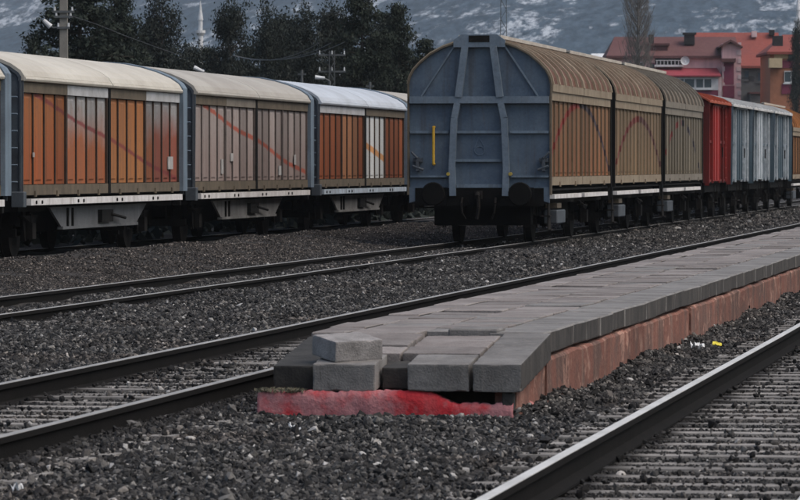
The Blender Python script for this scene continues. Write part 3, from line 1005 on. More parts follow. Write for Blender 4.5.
plates(w1, ((13.0, 1.62, .48, .24), (13.0, 1.17, .45, .13), (1.0, 1.75, .10, .08)))
plates(w2, ((3.2, 1.55, .22, .30), (4.3, 1.74, .28, .16), (10.2, 1.46, .30, .20), (12.2, 1.70, .22, .22), (8.4, 1.17, .25, .12), (13.3, 1.17, .3, .12)))
def tall_wagon(label, y0, pm, roof, rib, beam, roof_rib, L=12.2, first=False, group=GM, xc=T1):
    r = thing('sliding_wall_wagon', label, 'railway wagon', (xc, y0, 0), 0, group)
    underframe(r, L, None)
    for y in (2.4, L - 2.4): wheelset(r, y)
    buffers(r, 0, -1); buffers(r, L, 1)
    ym = L / 2
    for k, (a, b2) in enumerate(((.12, ym - .03), (ym + .03, L - .12))):
        sliding_wall(r, 1, a, b2, [n_of(pm, 7)], 1.34, 2.88, P[pm.replace('mid', 'rib')] if pm[:3] == 'mid' else rib, beam, [beam], xo=1.385, d=.038, rw=.035)
        mb = MB().band(mirror(PROF_TALL), mirror(inset(PROF_TALL, .04)), a, b2)
        rf = mb.build('roof', roof, r)
        n = 6
        for j in range(n):
            yy = a + .05 + (b2 - a - .10) * j / (n - 1)
            w = .05 if j not in (0, n - 1) else .05
            MB().band(mirror(inset(PROF_TALL[1:], -.055)), mirror(inset(PROF_TALL[1:], -.001)), yy - w, yy + w).build('roof_rib', roof_rib, rf)
        eb = MB().box(1.40, 1.475, a, b2, 3.055, 3.21)
        eb.build('eave_beam', beam, rf)
    MB().box(-1.43, -1.39, .1, L - .1, 1.15, 3.0).build('far_side_wall', rib, r)
    rc = MB()                                         # ridge channel along the top
    rc.box(-.40, .40, .05, L - .02, 4.09, 4.15)
    rc.box(.32, .43, .05, L - .02, 4.12, 4.19)
    rc.box(-.43, -.32, .05, L - .02, 4.12, 4.19)
    rc.build('ridge_channel', M['ridge'], r)
    am = M['end_post'] if first else M['dark']
    arch(r, L - .10, L, PROF_TALL, .02, 1.08, M['dark'])
    if not first:
        arch(r, 0.0, .10, PROF_TALL, .02, 1.08, M['dark'])
        end_plate(r, .02, PROF_TALL, M['end_dark'])
    end_plate(r, L - .05, PROF_TALL, M['end_dark'])
    st = MB()
    for k, (a, b2) in enumerate(((.55, ym - .35), (ym + .25, L - .9))):
        st.box(1.34, 1.46, a, b2, .90, .985)
    st.build('side_sill', M['white_sill'], r)
    bx_ = MB().cbox(1.10, 1.38, 1.75, 3.3, .38, .66, .02)
    bx_.build('equipment_box', M['end_dark'], r)
    MB().box(1.12, 1.36, 1.9, 2.7, .70, .80).build('axle_cover', M['frame_brown'], r)
    sp = MB()
    sp.prism_x([(.10, .84), (.26, .84), (.60, .28), (.10, .28)], 1.36, 1.385)
    sp.box(1.20, 1.44, .08, .55, .26, .29)
    sp.box(1.22, 1.42, .08, .40, .54, .57)
    sp.build('step', M['dark2'], r)
    MB().path([(1.33, ym + .4, .80), (1.40, ym + .5, .74), (1.40, ym + 1.2, .70)], .02).build('brake_lever', M['dark2'], r)
    return r

lead = tall_wagon('tall wagon with bare blue end wall and brown ribbed side', 95.66, 'mid1', M['roof_rust'], M['rib_beige'], M['beige_beam'], M['roof_rib_beige'], first=True)
tall_wagon('tan brown ribbed wagon, second behind the blue end', 108.6, 'mid2', M['roof_rust'], M['rib_beige'], M['beige_beam'], M['roof_rib_beige'])
tall_wagon('grey tan ribbed wagon just before the red wagon', 121.55, 'mid3', M['roof_tan'], M['rib_grey'], M['beige_grey_beam'], M['beige_grey_beam'])

# the blue end, measured on the photograph: px -> local x, py -> z
ex = lambda px: (px - 478.6) / 49.9 / .99
ez = lambda py: H + (HY - py) / 49.9
EB, EP = M['end_blue'], M['end_post']
ew = end_plate(lead, .04, PROF_TALL, EB, zb=.98)
arch(lead, -.03, .10, PROF_TALL, .02, .98, M['frame_brown'], depth=.012, post=.02)
for s in (-1, 1):
    k = MB()
    k.bar((s * .53, ez(196)), (s * .55, ez(168)), .125, -.10, .04)
    k.bar((s * .55, ez(168.2)), (s * .505, ez(118)), .125, -.099, .04)
    k.bar((s * .505, ez(118.2)), (s * .36, ez(99)), .001, -.05, .04) if False else None
    k.bar((s * .50, ez(117.8)), (s * .44, ez(103)), .125, -.10, .04)
    k.bar((s * .42, ez(97)), (s * .285, ez(46)), .135, -.10, .04)
    k.build('end_post', EP, lead)
    b = MB()
    b.bar((s * .50, ez(45)), (s * 1.18, ez(96)), .03, .0, .04)
    b.build('brace', EP, lead)
MB().box(-1.41, 1.41, -.08, .038, ez(103.2), ez(96.2)).build('cross_beam', EP, lead)
cap = MB()
cap.prism_y([(-.52, ez(47)), (-.52, ez(40)), (-.36, ez(34.2)), (.36, ez(34.2)), (.52, ez(40)), (.52, ez(47))], -.055, .03)
capo = cap.build('ridge_cap', EP, lead)
MB().box(-.21, .21, -.062, -.0555, ez(42), ez(35.4)).build('cap_opening', M['dark'], capo)
def rail_z(py, xa, xb, h=.05):
    return MB().box(xa, xb, -.025, .04, ez(py) - h / 2, ez(py) + h / 2)
for mb in (rail_z(132, -1.40, -.62), rail_z(132, -.46, .46), rail_z(132, .62, 1.40), rail_z(160.5, -.48, .48), rail_z(176.5, -1.40, -.62, .04),
           rail_z(176.5, .62, 1.40, .04), rail_z(186, -.46, .46, .07)):
    mb.build('stiffener', M['frame_blue'], lead)
hr = MB()
xh = ex(433.2)
hr.path([(xh, .04, ez(127)), (xh, -.09, ez(127)), (xh, -.09, ez(164)), (xh, .04, ez(164))], .028, 8)
hr.build('handrail', M['yellow'], lead)
for px in (448, 510):
    MB().tube((ex(px), -.13, ez(174)), (ex(px), .0, ez(174)), .036, .036, 10).build('reflector', M['yellow_dull'], lead)
for px, s in ((417, -1), (543, 1)):
    l = MB()
    x = ex(px)
    l.box(x - .03, x + .03, -.10, .04, ez(171), ez(157))
    l.box(x - .09, x + .09, -.07, .04, ez(162), ez(158))
    l.tube((x - s * .12, -.08, ez(170)), (x + s * .10, -.08, ez(166)), .03, .03, 6)
    l.tube((x, -.10, ez(158)), (x + s * .12, -.10, ez(152)), .025, .025, 6)
    l.build('door_latch', M['end_dark'], lead)
for s in (-1, 1):                                     # lower skirts beside the buffers
    MB().prism_y([(s * 1.42, ez(187)), (s * 1.42, ez(203)), (s * 1.15, ez(199)), (s * 1.05, ez(187))][::s], -.01, .03).build('corner_plate', M['end_blue'], lead)
    MB().box(s * .875 - .23, s * .875 + .23, -.05, -.012, ez(206), ez(187.5)).build('buffer_plate', M['buffer'], lead)
dg = MB()
dg.box(-.98, .98, .5, .9, .36, .80)
dg.box(-1.3, 1.3, -.02, .0, ez(206), ez(188))
dg.build('head_stock', M['buffer'], lead)
# faded chalk emblem: a loop with a pointed top on the middle panel
em = MB()
xe_, ye_ = ex(478.5), -.002 + .04
pts = [(xe_ + .10 * math.cos(a) * 1.0, .036, ez(150.5) + .085 * math.sin(a)) for a in np.linspace(0, 2 * math.pi, 15)]
em.path(pts, .010, 4)
em.path([(xe_ - .10, .036, ez(148)), (xe_ - .02, .036, ez(137)), (xe_ + .05, .036, ez(142)), (xe_ + .10, .036, ez(148))], .010, 4)
M['chalk'] = wmat('pale chalk paint', (.105, .145, .20), (.085, .12, .17), 12, .8)
em.build('chalk_mark', M['chalk'], lead)

# box wagons
def box_wagon(label, y0, L, wall, door, roof, post, group):
    r = thing('box_wagon', label, 'railway wagon', (T1, y0, 0), 0, group)
    underframe(r, L, None)
    for y in (1.9, L - 1.9): wheelset(r, y)
    buffers(r, 0, -1); buffers(r, L, 1)
    ym = L / 2
    body = MB()
    body.box(1.30, 1.34, .05, L - .05, 1.08, 3.38)
    body.box(-1.38, -1.34, .05, L - .05, 1.08, 3.38)
    b = body.build('side_wall', wall, r)
    for y in list(np.linspace(.12, ym - 1.28, 3)) + list(np.linspace(ym + 1.28, L - .12, 3)):
        MB().box(1.342, 1.425, y - .08, y + .08, 1.06, 3.30).build('body_post', post, b)
    for z in (1.12, 2.25, 3.30):
        for a, e in ((.2, ym - 1.32), (ym + 1.32, L - .2)):
            MB().box(1.342, 1.375, a, e, z - .04, z + .04).build('rail_strip', wall, b)
    d = MB().box(1.345, 1.42, ym - 1.15, ym + 1.15, 1.12, 3.30)
    for k in range(3):
        y = ym - 1.0 + k * 1.0
        d.box(1.422, 1.45, y - .03, y + .03, 1.14, 3.28)
    do = d.build('door', door, r)
    MB().tube((1.52, ym + 1.0, 1.8), (1.52, ym + 1.0, 2.1), .02, .025, 6).build('handle', M['dark'], do)
    MB().box(1.345, 1.46, ym - 1.3, ym + 3.2, 3.305, 3.365).build('door_track', post, r)
    rf = MB().band(mirror(PROF_BOX), mirror(inset(PROF_BOX, .05)), -.05, L + .05)
    ro = rf.build('roof', roof, r)
    for y in np.linspace(.3, L - .3, 7):
        MB().band(mirror(inset(PROF_BOX[1:], -.03)), mirror(inset(PROF_BOX[1:], -.001)), y - .03, y + .03).build('roof_seam', roof, ro)
    end_plate(r, .0, PROF_BOX, wall, 1.0)
    end_plate(r, L - .03, PROF_BOX, wall, 1.0)
    st = MB().box(1.2, 1.42, ym - .5, ym + .5, .48, .51)
    for y in (ym - .5, ym + .5): st.box(1.38, 1.41, y - .02, y + .02, .50, 1.0)
    st.build('step', M['dark2'], r)
    ld = MB()
    for z in np.arange(1.2, 3.3, .3): ld.tube((1.44, L - 1.0, z), (1.44, L - .6, z), .012, .012, 5)
    for y in (L - 1.0, L - .6): ld.tube((1.44, y, 1.1), (1.44, y, 3.3), .014, .014, 5)
    ld.build('ladder', post, r)
    return r
GB = 'old box wagons at the end of the train'
box_wagon('red box wagon with orange roof coupled behind the ribbed wagons', 134.95, 8.2, M['red_wagon'], M['red_bright'], M['red_roof'], M['red_wagon'], GB)
box_wagon('blue grey box wagon coupled right behind the red one', 143.85, 8.4, M['grey_wagon'], M['grey_wagon'], M['grey_roof'], M['grey_post'], GB)
box_wagon('streaky grey box wagon in the middle of three grey ones', 152.95, 9.4, M['grey_wagon'], M['grey_post'], M['grey_roof'], M['grey_post'], GB)
box_wagon('grey box wagon farthest back, next to the orange brown wagon', 163.1, 9.6, M['grey_wagon'], M['grey_wagon'], M['grey_roof'], M['grey_post'], GB)
ow = tall_wagon('orange brown ribbed wagon behind the grey box wagons', 174.4, 'brown', P['brown'], M['rib_dark'], M['beige_beam'], P['brown'])
ow.scale = (1, 1, .92)

# ------------------------------------------------------------------ buildings (stand about 450 m away, facing the yard)
DB = 450.0
K = F / DB
M['pink'] = wmat('pink house render', (.72, .46, .46), (.58, .36, .36), .25, .9, 0, 0, 2, streak=(.24, .15, .15), streak_amt=.4, streak_scale=.8)
M['pink_light'] = wmat('pale pink quoins', (.62, .48, .48), (.48, .34, .34), .6, .9, 0, 0, 2)
M['brown_roof'] = wmat('brown red roof tiles', (.095, .04, .04), (.12, .058, .055), .25, .9, 0, .3, 4, streak=(.11, .05, .05), streak_amt=.5, streak_scale=1.5)
M['red_tiles'] = wmat('orange red roof tiles', (.22, .055, .042), (.17, .05, .043), .22, .9, 0, .3, 4, streak=(.22, .08, .07), streak_amt=.4, streak_scale=1.5)
M['crimson'] = wmat('crimson awning roof', (.26, .04, .055), (.20, .035, .045), .4, .8, 0, 0, 4)
M['magenta'] = wmat('dark magenta wall panel', (.22, .045, .085), (.18, .04, .07), .5, .9, 0, 0, 4)
M['grey_wall'] = wmat('grey rendered gable wall', (.13, .125, .12), (.09, .087, .083), .3, .95, 0, 0, 2, streak=(.08, .08, .08), streak_amt=.6, streak_scale=.8)
M['cream_wall'] = wmat('cream wall', (.52, .41, .26), (.44, .35, .22), .5, .9, 0, 0, 3)
M['orange_wall'] = wmat('orange house render', (.38, .155, .085), (.32, .14, .085), .4, .9, 0, 0, 3)
M['white_frame'] = wmat('white window frame', (.62, .63, .64), (.52, .53, .54), 1, .6, 0, 0, 3)
M['dark_open'] = wmat('dark recess', (.03, .028, .03), (.02, .02, .02), 1, .9, 0, 0, 3)
m, nt, b = _nt('window glass')
b.inputs['Base Color'].default_value = (.05, .075, .09, 1)
b.inputs['Roughness'].default_value = .15
b.inputs['Specular IOR Level'].default_value = .5
M['glass'] = m

def house(label, px, dist=DB):
    x, y = at(px, dist)
    return thing('house', label, 'house', (x, y, -.2), TH)
class HB(MB):
    """boxes given in photo pixels relative to a house base at px0"""
    def __init__(self, px0, dist=DB):
        super().__init__(); self.p0, self.d = px0, dist
    def X(self, px): return (px - self.p0) / F * self.d
    def Z(self, py): return zat(py, self.d) + .2
    def pb(self, xa, xb, ya, yb, d0, d1):
        """pixel rectangle xa..xb, ya (top)..yb (bottom; None = ground), depth d0..d1 m behind the front"""
        return self.box(self.X(xa), self.X(xb), d0, d1, 0.0 if yb is None else self.Z(yb), self.Z(ya))
    def roof(self, xa, xb, ye, yr, d0, d1, ov=.4, hip=(0, 0), both=True):
        """pitched roof with its ridge along x: eave row ye at depth d0-ov, ridge row yr halfway"""
        a, b2 = self.X(xa), self.X(xb)
        ze, zr = self.Z(ye), self.Z(yr)
        dm = (d0 + d1) / 2
        h0, h1 = hip
        t = .22
        vs = [(a, d0 - ov, ze), (b2, d0 - ov, ze), (b2 - h1, dm, zr), (a + h0, dm, zr), (a, d1 + ov, ze), (b2, d1 + ov, ze),
              (a, d0 - ov, ze - t), (b2, d0 - ov, ze - t), (b2, d1 + ov, ze - t), (a, d1 + ov, ze - t)]
        fs = [(0, 1, 2, 3), (3, 2, 5, 4), (0, 3, 4), (1, 5, 2), (6, 7, 1, 0), (7, 8, 5, 1), (8, 9, 4, 5), (9, 6, 0, 4), (9, 8, 7, 6)]
        return self.add(vs, fs)

def window(root, p0, xa, xb, ya, yb, n=1, d=-.06, frame=None, dist=DB):
    frame = frame or M['white_frame']
    fb = HB(p0, dist)
    X, Z = fb.X, fb.Z
    t = .09
    fb.box(X(xa), X(xb), d, d + .10, Z(yb), Z(yb) + t)
    fb.box(X(xa), X(xb), d, d + .10, Z(ya) - t, Z(ya))
    w = (X(xb) - X(xa)) / n
    for k in range(n + 1):
        xc = X(xa) + k * w
        fb.box(max(xc - t / 2, X(xa)), min(xc + t / 2, X(xb)), d, d + .10, Z(yb) + t, Z(ya) - t)
    fr = fb.build('window', frame, root)
    for k in range(n):
        MB().box(X(xa) + k * w + t / 2, X(xa) + (k + 1) * w - t / 2, d + .03, d + .08, Z(yb) + t, Z(ya) - t).build('pane', M['glass'], fr)
    MB().box(X(xa) - .1, X(xb) + .1, d - .10, d + .12, Z(yb) - .12, Z(yb) - .003).build('sill', frame, fr)
    return fr

# pink house with the brown roof
p0 = 670
h = house('pink house with brown roof and satellite dish behind the wagons', p0)
HB(p0).pb(611, 739, 56, None, 0, 10).build('wall', M['pink'], h)
rf = HB(p0).roof(606, 741, 56, 35.5, 0, 10, ov=.5, hip=(1.0, .2)).build('roof', M['brown_roof'], h)
HB(p0).pb(686, 696, 33, 44, 2.2, 3.4).pb(684.5, 697.5, 32, 34, 2.1, 3.5).build('chimney', M['dark_open'], rf)
HB(p0).pb(650, 655, 34, 47, 2.4, 3.2).build('chimney', M['dark_open'], rf)
HB(p0).pb(650, 668, 45, 53, 1.0, 3.0).pb(648, 670, 43.2, 45.3, .8, 3.2).build('dormer', M['brown_roof'], rf)
HB(p0).pb(655, 682, 57, 65, -.05, .0).build('balcony_opening', M['dark_open'], h)
HB(p0).pb(654, 683, 65, 67, -.9, -.0).build('balcony_slab', M['white_frame'], h)
for k in range(7):
    HB(p0).pb(656 + k * 3.6, 656.6 + k * 3.6, 61, 65, -.9, -.84).build('railing_post', M['white_frame'], h)
HB(p0).pb(655, 683, 60.4, 61, -.92, -.82).build('railing', M['white_frame'], h)
HB(p0).pb(656, 717, 76, None, -2.2, -.001).build('extension_wall', M['pink'], h)
e = HB(p0)
e.add([(e.X(652), -2.7, e.Z(76)), (e.X(719), -2.7, e.Z(76)), (e.X(717), .0 - .01, e.Z(68)), (e.X(656), -.01, e.Z(68)),
       (e.X(652), -2.7, e.Z(77.3)), (e.X(719), -2.7, e.Z(77.3)), (e.X(717), -.01, e.Z(69.3)), (e.X(656), -.01, e.Z(69.3))],
      [(0, 1, 2, 3), (7, 6, 5, 4), (0, 4, 5, 1), (1, 5, 6, 2), (2, 6, 7, 3), (3, 7, 4, 0)]).build('extension_roof', M['crimson'], h)
HB(p0).pb(670, 717, 77.5, 90.5, -2.28, -2.201).build('window_surround', M['white_frame'], h)
window(h, p0, 672, 693, 78.5, 89, 2, -2.40)
window(h, p0, 694, 710, 78.5, 89, 2, -2.40)
HB(p0).pb(668, 717, 90.6, 97, -2.25, -2.201).build('wall_panel', M['magenta'], h)
HB(p0).pb(716.5, 720, 77.5, None, -2.3, -2.2).build('corner_trim', M['pink_light'], h)
for px in (628, 640):
    window(h, p0, px - 3, px + 3, 62, 74, 1, -.06)
window(h, p0, 650, 654.5, 63, 69, 1, -.06, M['magenta'])
dish = MB()
dx, dz = (684 - p0) / F * DB, zat(61, DB) + .2
vs, fs = [(dx, -1.25, dz)], []
for ring, (rr, dd) in enumerate(((.18, -1.27), (.33, -1.33), (.42, -1.42))):
    for k in range(14):
        a = 2 * math.pi * k / 14
        vs.append((dx + rr * math.cos(a), dd, dz + rr * math.sin(a)))
fs += [(0, 1 + k, 1 + (k + 1) % 14) for k in range(14)]
for ring in (0, 1):
    o = 1 + ring * 14
    fs += [(o + k, o + 14 + k, o + 14 + (k + 1) % 14, o + (k + 1) % 14) for k in range(14)]
dish.add(vs, fs)
dish.tube((dx, -1.25, dz), (dx, -.5, dz - .4), .04, .04, 6)
dish.tube((dx, -1.3, dz), (dx + .05, -1.75, dz - .15), .025, .03, 6)
dish.build('satellite_dish', M['white_frame'], h)
# stair tower of the pink house
HB(p0).pb(721, 739.5, 44, None, -1.6, -.002).build('stair_tower', M['pink'], h)
g = HB(p0)
g.add([(g.X(717), -2.1, g.Z(47)), (g.X(729), -2.1, g.Z(40)), (g.X(741), -2.1, g.Z(47)), (g.X(717), 3, g.Z(47)), (g.X(729), 3, g.Z(40)), (g.X(741), 3, g.Z(47)),
       (g.X(717), -2.1, g.Z(48.6)), (g.X(729), -2.1, g.Z(42.4)), (g.X(741), -2.1, g.Z(48.6)), (g.X(717), 3, g.Z(48.6)), (g.X(729), 3, g.Z(42.4)), (g.X(741), 3, g.Z(48.6))],
      [(0, 1, 4, 3), (1, 2, 5, 4), (6, 9, 10, 7), (7, 10, 11, 8), (0, 6, 7, 1), (1, 7, 8, 2), (3, 4, 10, 9), (4, 5, 11, 10), (0, 3, 9, 6), (2, 8, 11, 5)])
g.build('tower_roof', M['brown_roof'], h)
for k in range(7):
    HB(p0).pb(735 if k % 2 else 736.5, 739.8, 43 + k * 8, 47.5 + k * 8, -1.66, -1.602).build('quoin', M['pink_light'], h)
    if k > 1: HB(p0).pb(720.8, 723.5 if k % 2 else 722.6, 43 + k * 8, 47.5 + k * 8, -1.66, -1.602).build('quoin', M['pink_light'], h)
HB(p0).pb(719.5, 734, 59, 62.5, -2.3, -1.605).build('canopy', M['brown_roof'], h)
HB(p0).pb(722.5, 732.5, 63, 85, -1.64, -1.603).build('tower_door_panel', M['magenta'], h)
HB(p0).pb(721.5, 733, 86, 98, -1.7, -1.603).build('balcony_front', M['magenta'], h)

# long house with the orange red roof, behind
p1 = 735
h2 = house('long house with wide orange red roof and grey wall', p1, 470)
HB(p1, 470).pb(701, 781, 66, None, 0, 12).build('wall', M['grey_wall'], h2)
rf = HB(p1, 470).roof(697, 783, 66, 31, 0, 12, ov=.6).build('roof', M['red_tiles'], h2)
HB(p1, 470).pb(755, 760, 30, 36, 4.4, 5.4).build('chimney', M['pink_light'], rf)
HB(p1, 470).pb(773, 778, 28.5, 34, 4.6, 5.6).build('chimney', M['dark_open'], rf)
HB(p1, 470).pb(729, 753, 78, 79.2, -2.3, -2.15).pb(747, 752, 76.5, 82, -2.4, -2.1).build('bracket_pole', M['dark_open'], h2)
window(h2, p1, 744, 749, 70, 80, 1, -.06, M['grey_wall'], 470)
window(h2, p1, 757, 762, 72, 82, 1, -.06, M['grey_wall'], 470)
HB(p1, 470).pb(748, 764, 94, None, -3, -.1).build('porch', M['grey_wall'], h2)
HB(p1, 470).pb(747, 765, 92.5, 94.2, -3.3, -.1).build('porch_roof', M['brown_roof'], h2)

# orange apartment house at the right edge
p2 = 790
h3 = house('orange apartment house with cream balcony at the right edge', p2, 440)
HB(p2, 440).pb(770, 850, 52, None, 0, 12).build('wall', M['orange_wall'], h3)
rf = HB(p2, 440).roof(766, 856, 52, 33, 0, 12, ov=.7, hip=(2.0, 2.0)).build('roof', M['red_tiles'], h3)
HB(p2, 440).pb(774.5, 784, 35.5, 46, 1.5, 3.0).build('chimney', M['dark_open'], rf)
HB(p2, 440).pb(774, 850, 53, 58.5, -.08, -.002).build('wall_band', M['cream_wall'], h3)
HB(p2, 440).pb(768, 781, 58.5, 68, -1.2, -.003).build('balcony', M['cream_wall'], h3)
HB(p2, 440).pb(781.5, 798, 60.5, 68, -.10, -.004).build('wall_panel', M['magenta'], h3)
HB(p2, 440).pb(781.5, 798, 84, 94, -.10, -.004).build('wall_panel', M['magenta'], h3)
window(h3, p2, 784, 797.5, 71, 83, 2, -.16, None, 440)
window(h3, p2, 788, 794.5, 53, 59.5, 1, -.18, M['dark_open'], 440)
window(h3, p2, 806, 819, 71, 83, 2, -.16, None, 440)
HB(p2, 440).pb(798.5, 801, 53, None, -.14, -.005).build('corner_pilaster', M['orange_wall'], h3)

# small white roofed shed beside the pink house
p4 = 600
h4 = house('small low house with white roof left of the pink one', p4, 480)
HB(p4, 480).pb(593, 609, 58, None, 0, 5).build('wall', M['grey_wall'], h4)
HB(p4, 480).roof(592, 610, 58, 53, 0, 5, ov=.3).build('roof', M['white_frame'], h4)

# white minaret among the trees
def minaret(label, px, dist, ytip, ybal, wpx, name='minaret'):
    x, y = at(px, dist)
    r = thing(name, label, 'tower', (x, y, -.2))
    s = dist / F
    w = wpx * s / 2
    zb, zt = zat(ybal, dist) + .2, zat(ytip, dist) + .2
    MB().tube((0, 0, 0), (0, 0, zb), w * 1.05, w * .95, 14).build('shaft', M['white_frame'], r)
    b = MB().tube((0, 0, zb), (0, 0, zb + .5 * w * 2), w, w * 1.7, 14).tube((0, 0, zb + w), (0, 0, zb + w * 1.9), w * 1.7, w * 1.7, 14)
    b.build('balcony', M['white_frame'], r)
    m_ = zb + (zt - zb) * .45
    MB().tube((0, 0, zb + w * 1.9), (0, 0, m_), w * .75, w * .75, 12).build('upper_shaft', M['white_frame'], r)
    MB().tube((0, 0, m_), (0, 0, zt), w * .95, .03, 12).build('spire', M['white_frame'], r)
    return r
minaret('slender white minaret seen between the dark trees', 200.5, 640, 1, 36, 6)
minaret('white tower top above the roofs at the far right edge', 798, 560, -6, 24, 6, 'tower')

# ------------------------------------------------------------------ trees
M['bark'] = wmat('grey bark', (.045, .038, .032), (.03, .026, .022), 3, .95)
def leaf_mat(name, a, b2, rough=.85):
    m, nt, bs = _nt(name)
    tc = N(nt, 'ShaderNodeTexCoord')
    g = N(nt, 'ShaderNodeNewGeometry')
    f = ramp(nt, noise(nt, tc.outputs['Object'], .9, 3), .35, .65)
    c = mixc(nt, f, a, b2)
    c = mixc(nt, math_n(nt, 'MULTIPLY', g.outputs['Random Per Island'], .35), c, tuple(v * .45 for v in a))
    nt.links.new(c, bs.inputs['Base Color'])
    bs.inputs['Roughness'].default_value = rough
    bs.inputs['Specular IOR Level'].default_value = .12
    return m
M['pine_leaf'] = leaf_mat('dark pine needles', (.020, .028, .022), (.034, .042, .032))
M['broad_leaf'] = leaf_mat('dull evergreen leaves', (.018, .025, .023), (.042, .048, .042))

def leaf_quads(C, n, spread, size, r):
    """n leaf quads round each centre in C (m,3)"""
    m_ = len(C)
    ctr = np.repeat(C, n, 0) + r.normal(0, 1, (m_ * n, 3)) * np.repeat(np.broadcast_to(spread, (m_, 3)), n, 0)
    u = r.normal(0, 1, (m_ * n, 3)); u /= np.linalg.norm(u, axis=1, keepdims=True)
    w = r.normal(0, 1, (m_ * n, 3)); w -= u * (u * w).sum(1, keepdims=True); w /= np.linalg.norm(w, axis=1, keepdims=True)
    sz = size * r.uniform(.6, 1.4, (m_ * n, 1))
    u = u * sz; w = w * sz * .55
    V = np.stack([ctr - u - w * .3, ctr - u * .1 - w, ctr + u, ctr + u * .1 + w], 1).reshape(-1, 3)
    Fq = np.arange(m_ * n * 4).reshape(-1, 4)
    return V, Fq

def tree_protos():
    out = {}
    for vi in range(3):                                # irregular pine: drooping whorls with bare gaps
        r = np.random.default_rng(40 + vi)
        C, br = [], MB()
        Ht = 10.0
        br.tube((0, 0, 0), (0, 0, Ht * .97), .20, .03, 8)
        for z in np.arange(1.6, Ht, .42):
            rad = np.interp(z, [1.5, 3.5, 6, 8.5, 10], [2.0, 2.4, 1.9, 1.1, .15]) * r.uniform(.75, 1.2)
            for k in range(r.integers(6, 9)):
                a = r.uniform(0, 6.28)
                l = rad * r.uniform(.55, 1.15)
                dz = r.uniform(-.25, .45) * l * .5
                tip = np.array([math.cos(a) * l, math.sin(a) * l, z + dz])
                br.tube((0, 0, z), tip, .045, .012, 4, False)
                m_ = max(3, int(l * 4.5))
                for q in range(m_):
                    f = (q + 1) / m_
                    if f < .18: continue
                    c = np.array([0, 0, z]) * (1 - f) + tip * f
                    C.append(c + r.normal(0, .10, 3))
        V, Fq = leaf_quads(np.array(C), 26, np.array([.20, .20, .10]), .085, r)
        out['pine', vi] = (br.mesh('trunk', M['bark']), np_mesh('crown', V, Fq, M['pine_leaf']))
    for vi in range(4):                                # airy broadleaf evergreen: clumps with gaps
        r = np.random.default_rng(70 + vi)
        br = MB()
        br.tube((0, 0, 0), (0, 0, 5.0), .22, .14, 8)
        br.tube((0, 0, 5.0), (r.uniform(-.3, .3), 0, 9.4), .14, .02, 6)
        C = []
        nb = 46
        for k in range(nb):
            z0 = r.uniform(1.8, 8.6)
            a = r.uniform(0, 6.28)
            l = np.interp(z0, [1.8, 4, 7, 9], [1.7, 2.1, 1.6, .8]) * r.uniform(.5, 1.1)
            tip = np.array([math.cos(a) * l, math.sin(a) * l, z0 + r.uniform(.2, 1.3)])
            br.tube((0, 0, z0), tip, .06, .015, 5, False)
            for q in range(r.integers(6, 11)):
                f = r.uniform(.4, 1.05)
                C.append(np.array([0, 0, z0]) * (1 - f) + tip * f + r.normal(0, .30, 3))
        for z in np.arange(8.6, 10, .25):
            C.append(np.array([r.normal(0, .25), r.normal(0, .25), z]))
        V, Fq = leaf_quads(np.array(C), 46, np.array([.26, .26, .22]), .085, r)
        out['broad', vi] = (br.mesh('trunk', M['bark']), np_mesh('crown', V, Fq, M['broad_leaf']))
    return out
PROTO = tree_protos()
GT = 'dark trees behind the left wagons'
def tree(kind, vi, px, dist, ytop, wpx, rz, label):
    x, y = at(px, dist)
    zt = zat(ytop, dist) + .2
    w = wpx / F * dist
    base = 4.4 if kind == 'pine' else 3.9
    t = thing('pine_tree' if kind == 'pine' else 'evergreen_tree', label, 'tree', (x, y, -.2), rz, GT)
    t.scale = (w / base, w / base, zt / 10.0)
    a, b2 = PROTO[kind, vi]
    link('trunk', a, t); link('crown', b2, t)
    return t
for args in (
    ('pine', 0, 80, 172, -42, 128, .3, 'broad dark pine behind the lamp pole at the far left'),
    ('pine', 1, 34, 182, 34, 62, 1.9, 'low pine whose tips show left of the lamp pole'),
    ('pine', 2, 122, 184, -8, 76, 2.2, 'dense pine just right of the lamp pole'),
    ('broad', 0, 163, 204, -10, 58, .5, 'airy evergreen with see-through crown left of the minaret'),
    ('broad', 1, 190, 214, 40, 52, 1.1, 'low evergreen standing in front of the minaret foot'),
    ('broad', 2, 231, 206, -4, 46, 2.0, 'airy evergreen just right of the minaret'),
    ('broad', 3, 266, 200, 0, 52, .2, 'narrow evergreen, second to the right of the minaret'),
    ('pine', 1, 246, 216, 44, 60, .2, 'low dark pine filling the gap above the beige roof'),
    ('broad', 0, 303, 207, 4, 58, 2.9, 'evergreen left of the overhead wires'),
    ('pine', 2, 292, 212, 40, 60, 2.4, 'low pine under the sagging overhead wires'),
    ('broad', 1, 332, 211, 2, 56, 3.6, 'evergreen directly behind the lattice pole'),
    ('pine', 0, 362, 196, -24, 74, 4.1, 'tallest dense pine between lattice pole and blue wagon'),
    ('pine', 1, 398, 202, 2, 66, 5.0, 'leaning dark pine left of the blue wagon roof'),
    ('broad', 3, 382, 208, 22, 60, 1.2, 'shorter evergreen between the two tall pines'),
    ('pine', 2, 426, 192, 36, 62, .9, 'small pine partly hidden by the blue wagon'),
    ('pine', 0, 150, 226, 22, 84, 3.3, 'dark pine filling the back row above the cream roof'),
    ('pine', 1, 104, 224, 8, 90, 3.0, 'back row pine behind the lamp pole wires'),
    ('broad', 1, 288, 224, 10, 62, 2.2, 'back row evergreen between the two narrow trees'),
    ('pine', 1, 210, 228, 46, 70, 4.4, 'low back row pine below the minaret'),
    ('pine', 2, 278, 230, 20, 76, 5.2, 'back row pine above the beige roof end'),
    ('pine', 0, 338, 232, 18, 80, 1.4, 'back row pine behind the lattice pole'),
    ('pine', 1, 384, 230, 10, 80, 2.7, 'back row pine nearest the blue wagon'),
):
    tree(*args)

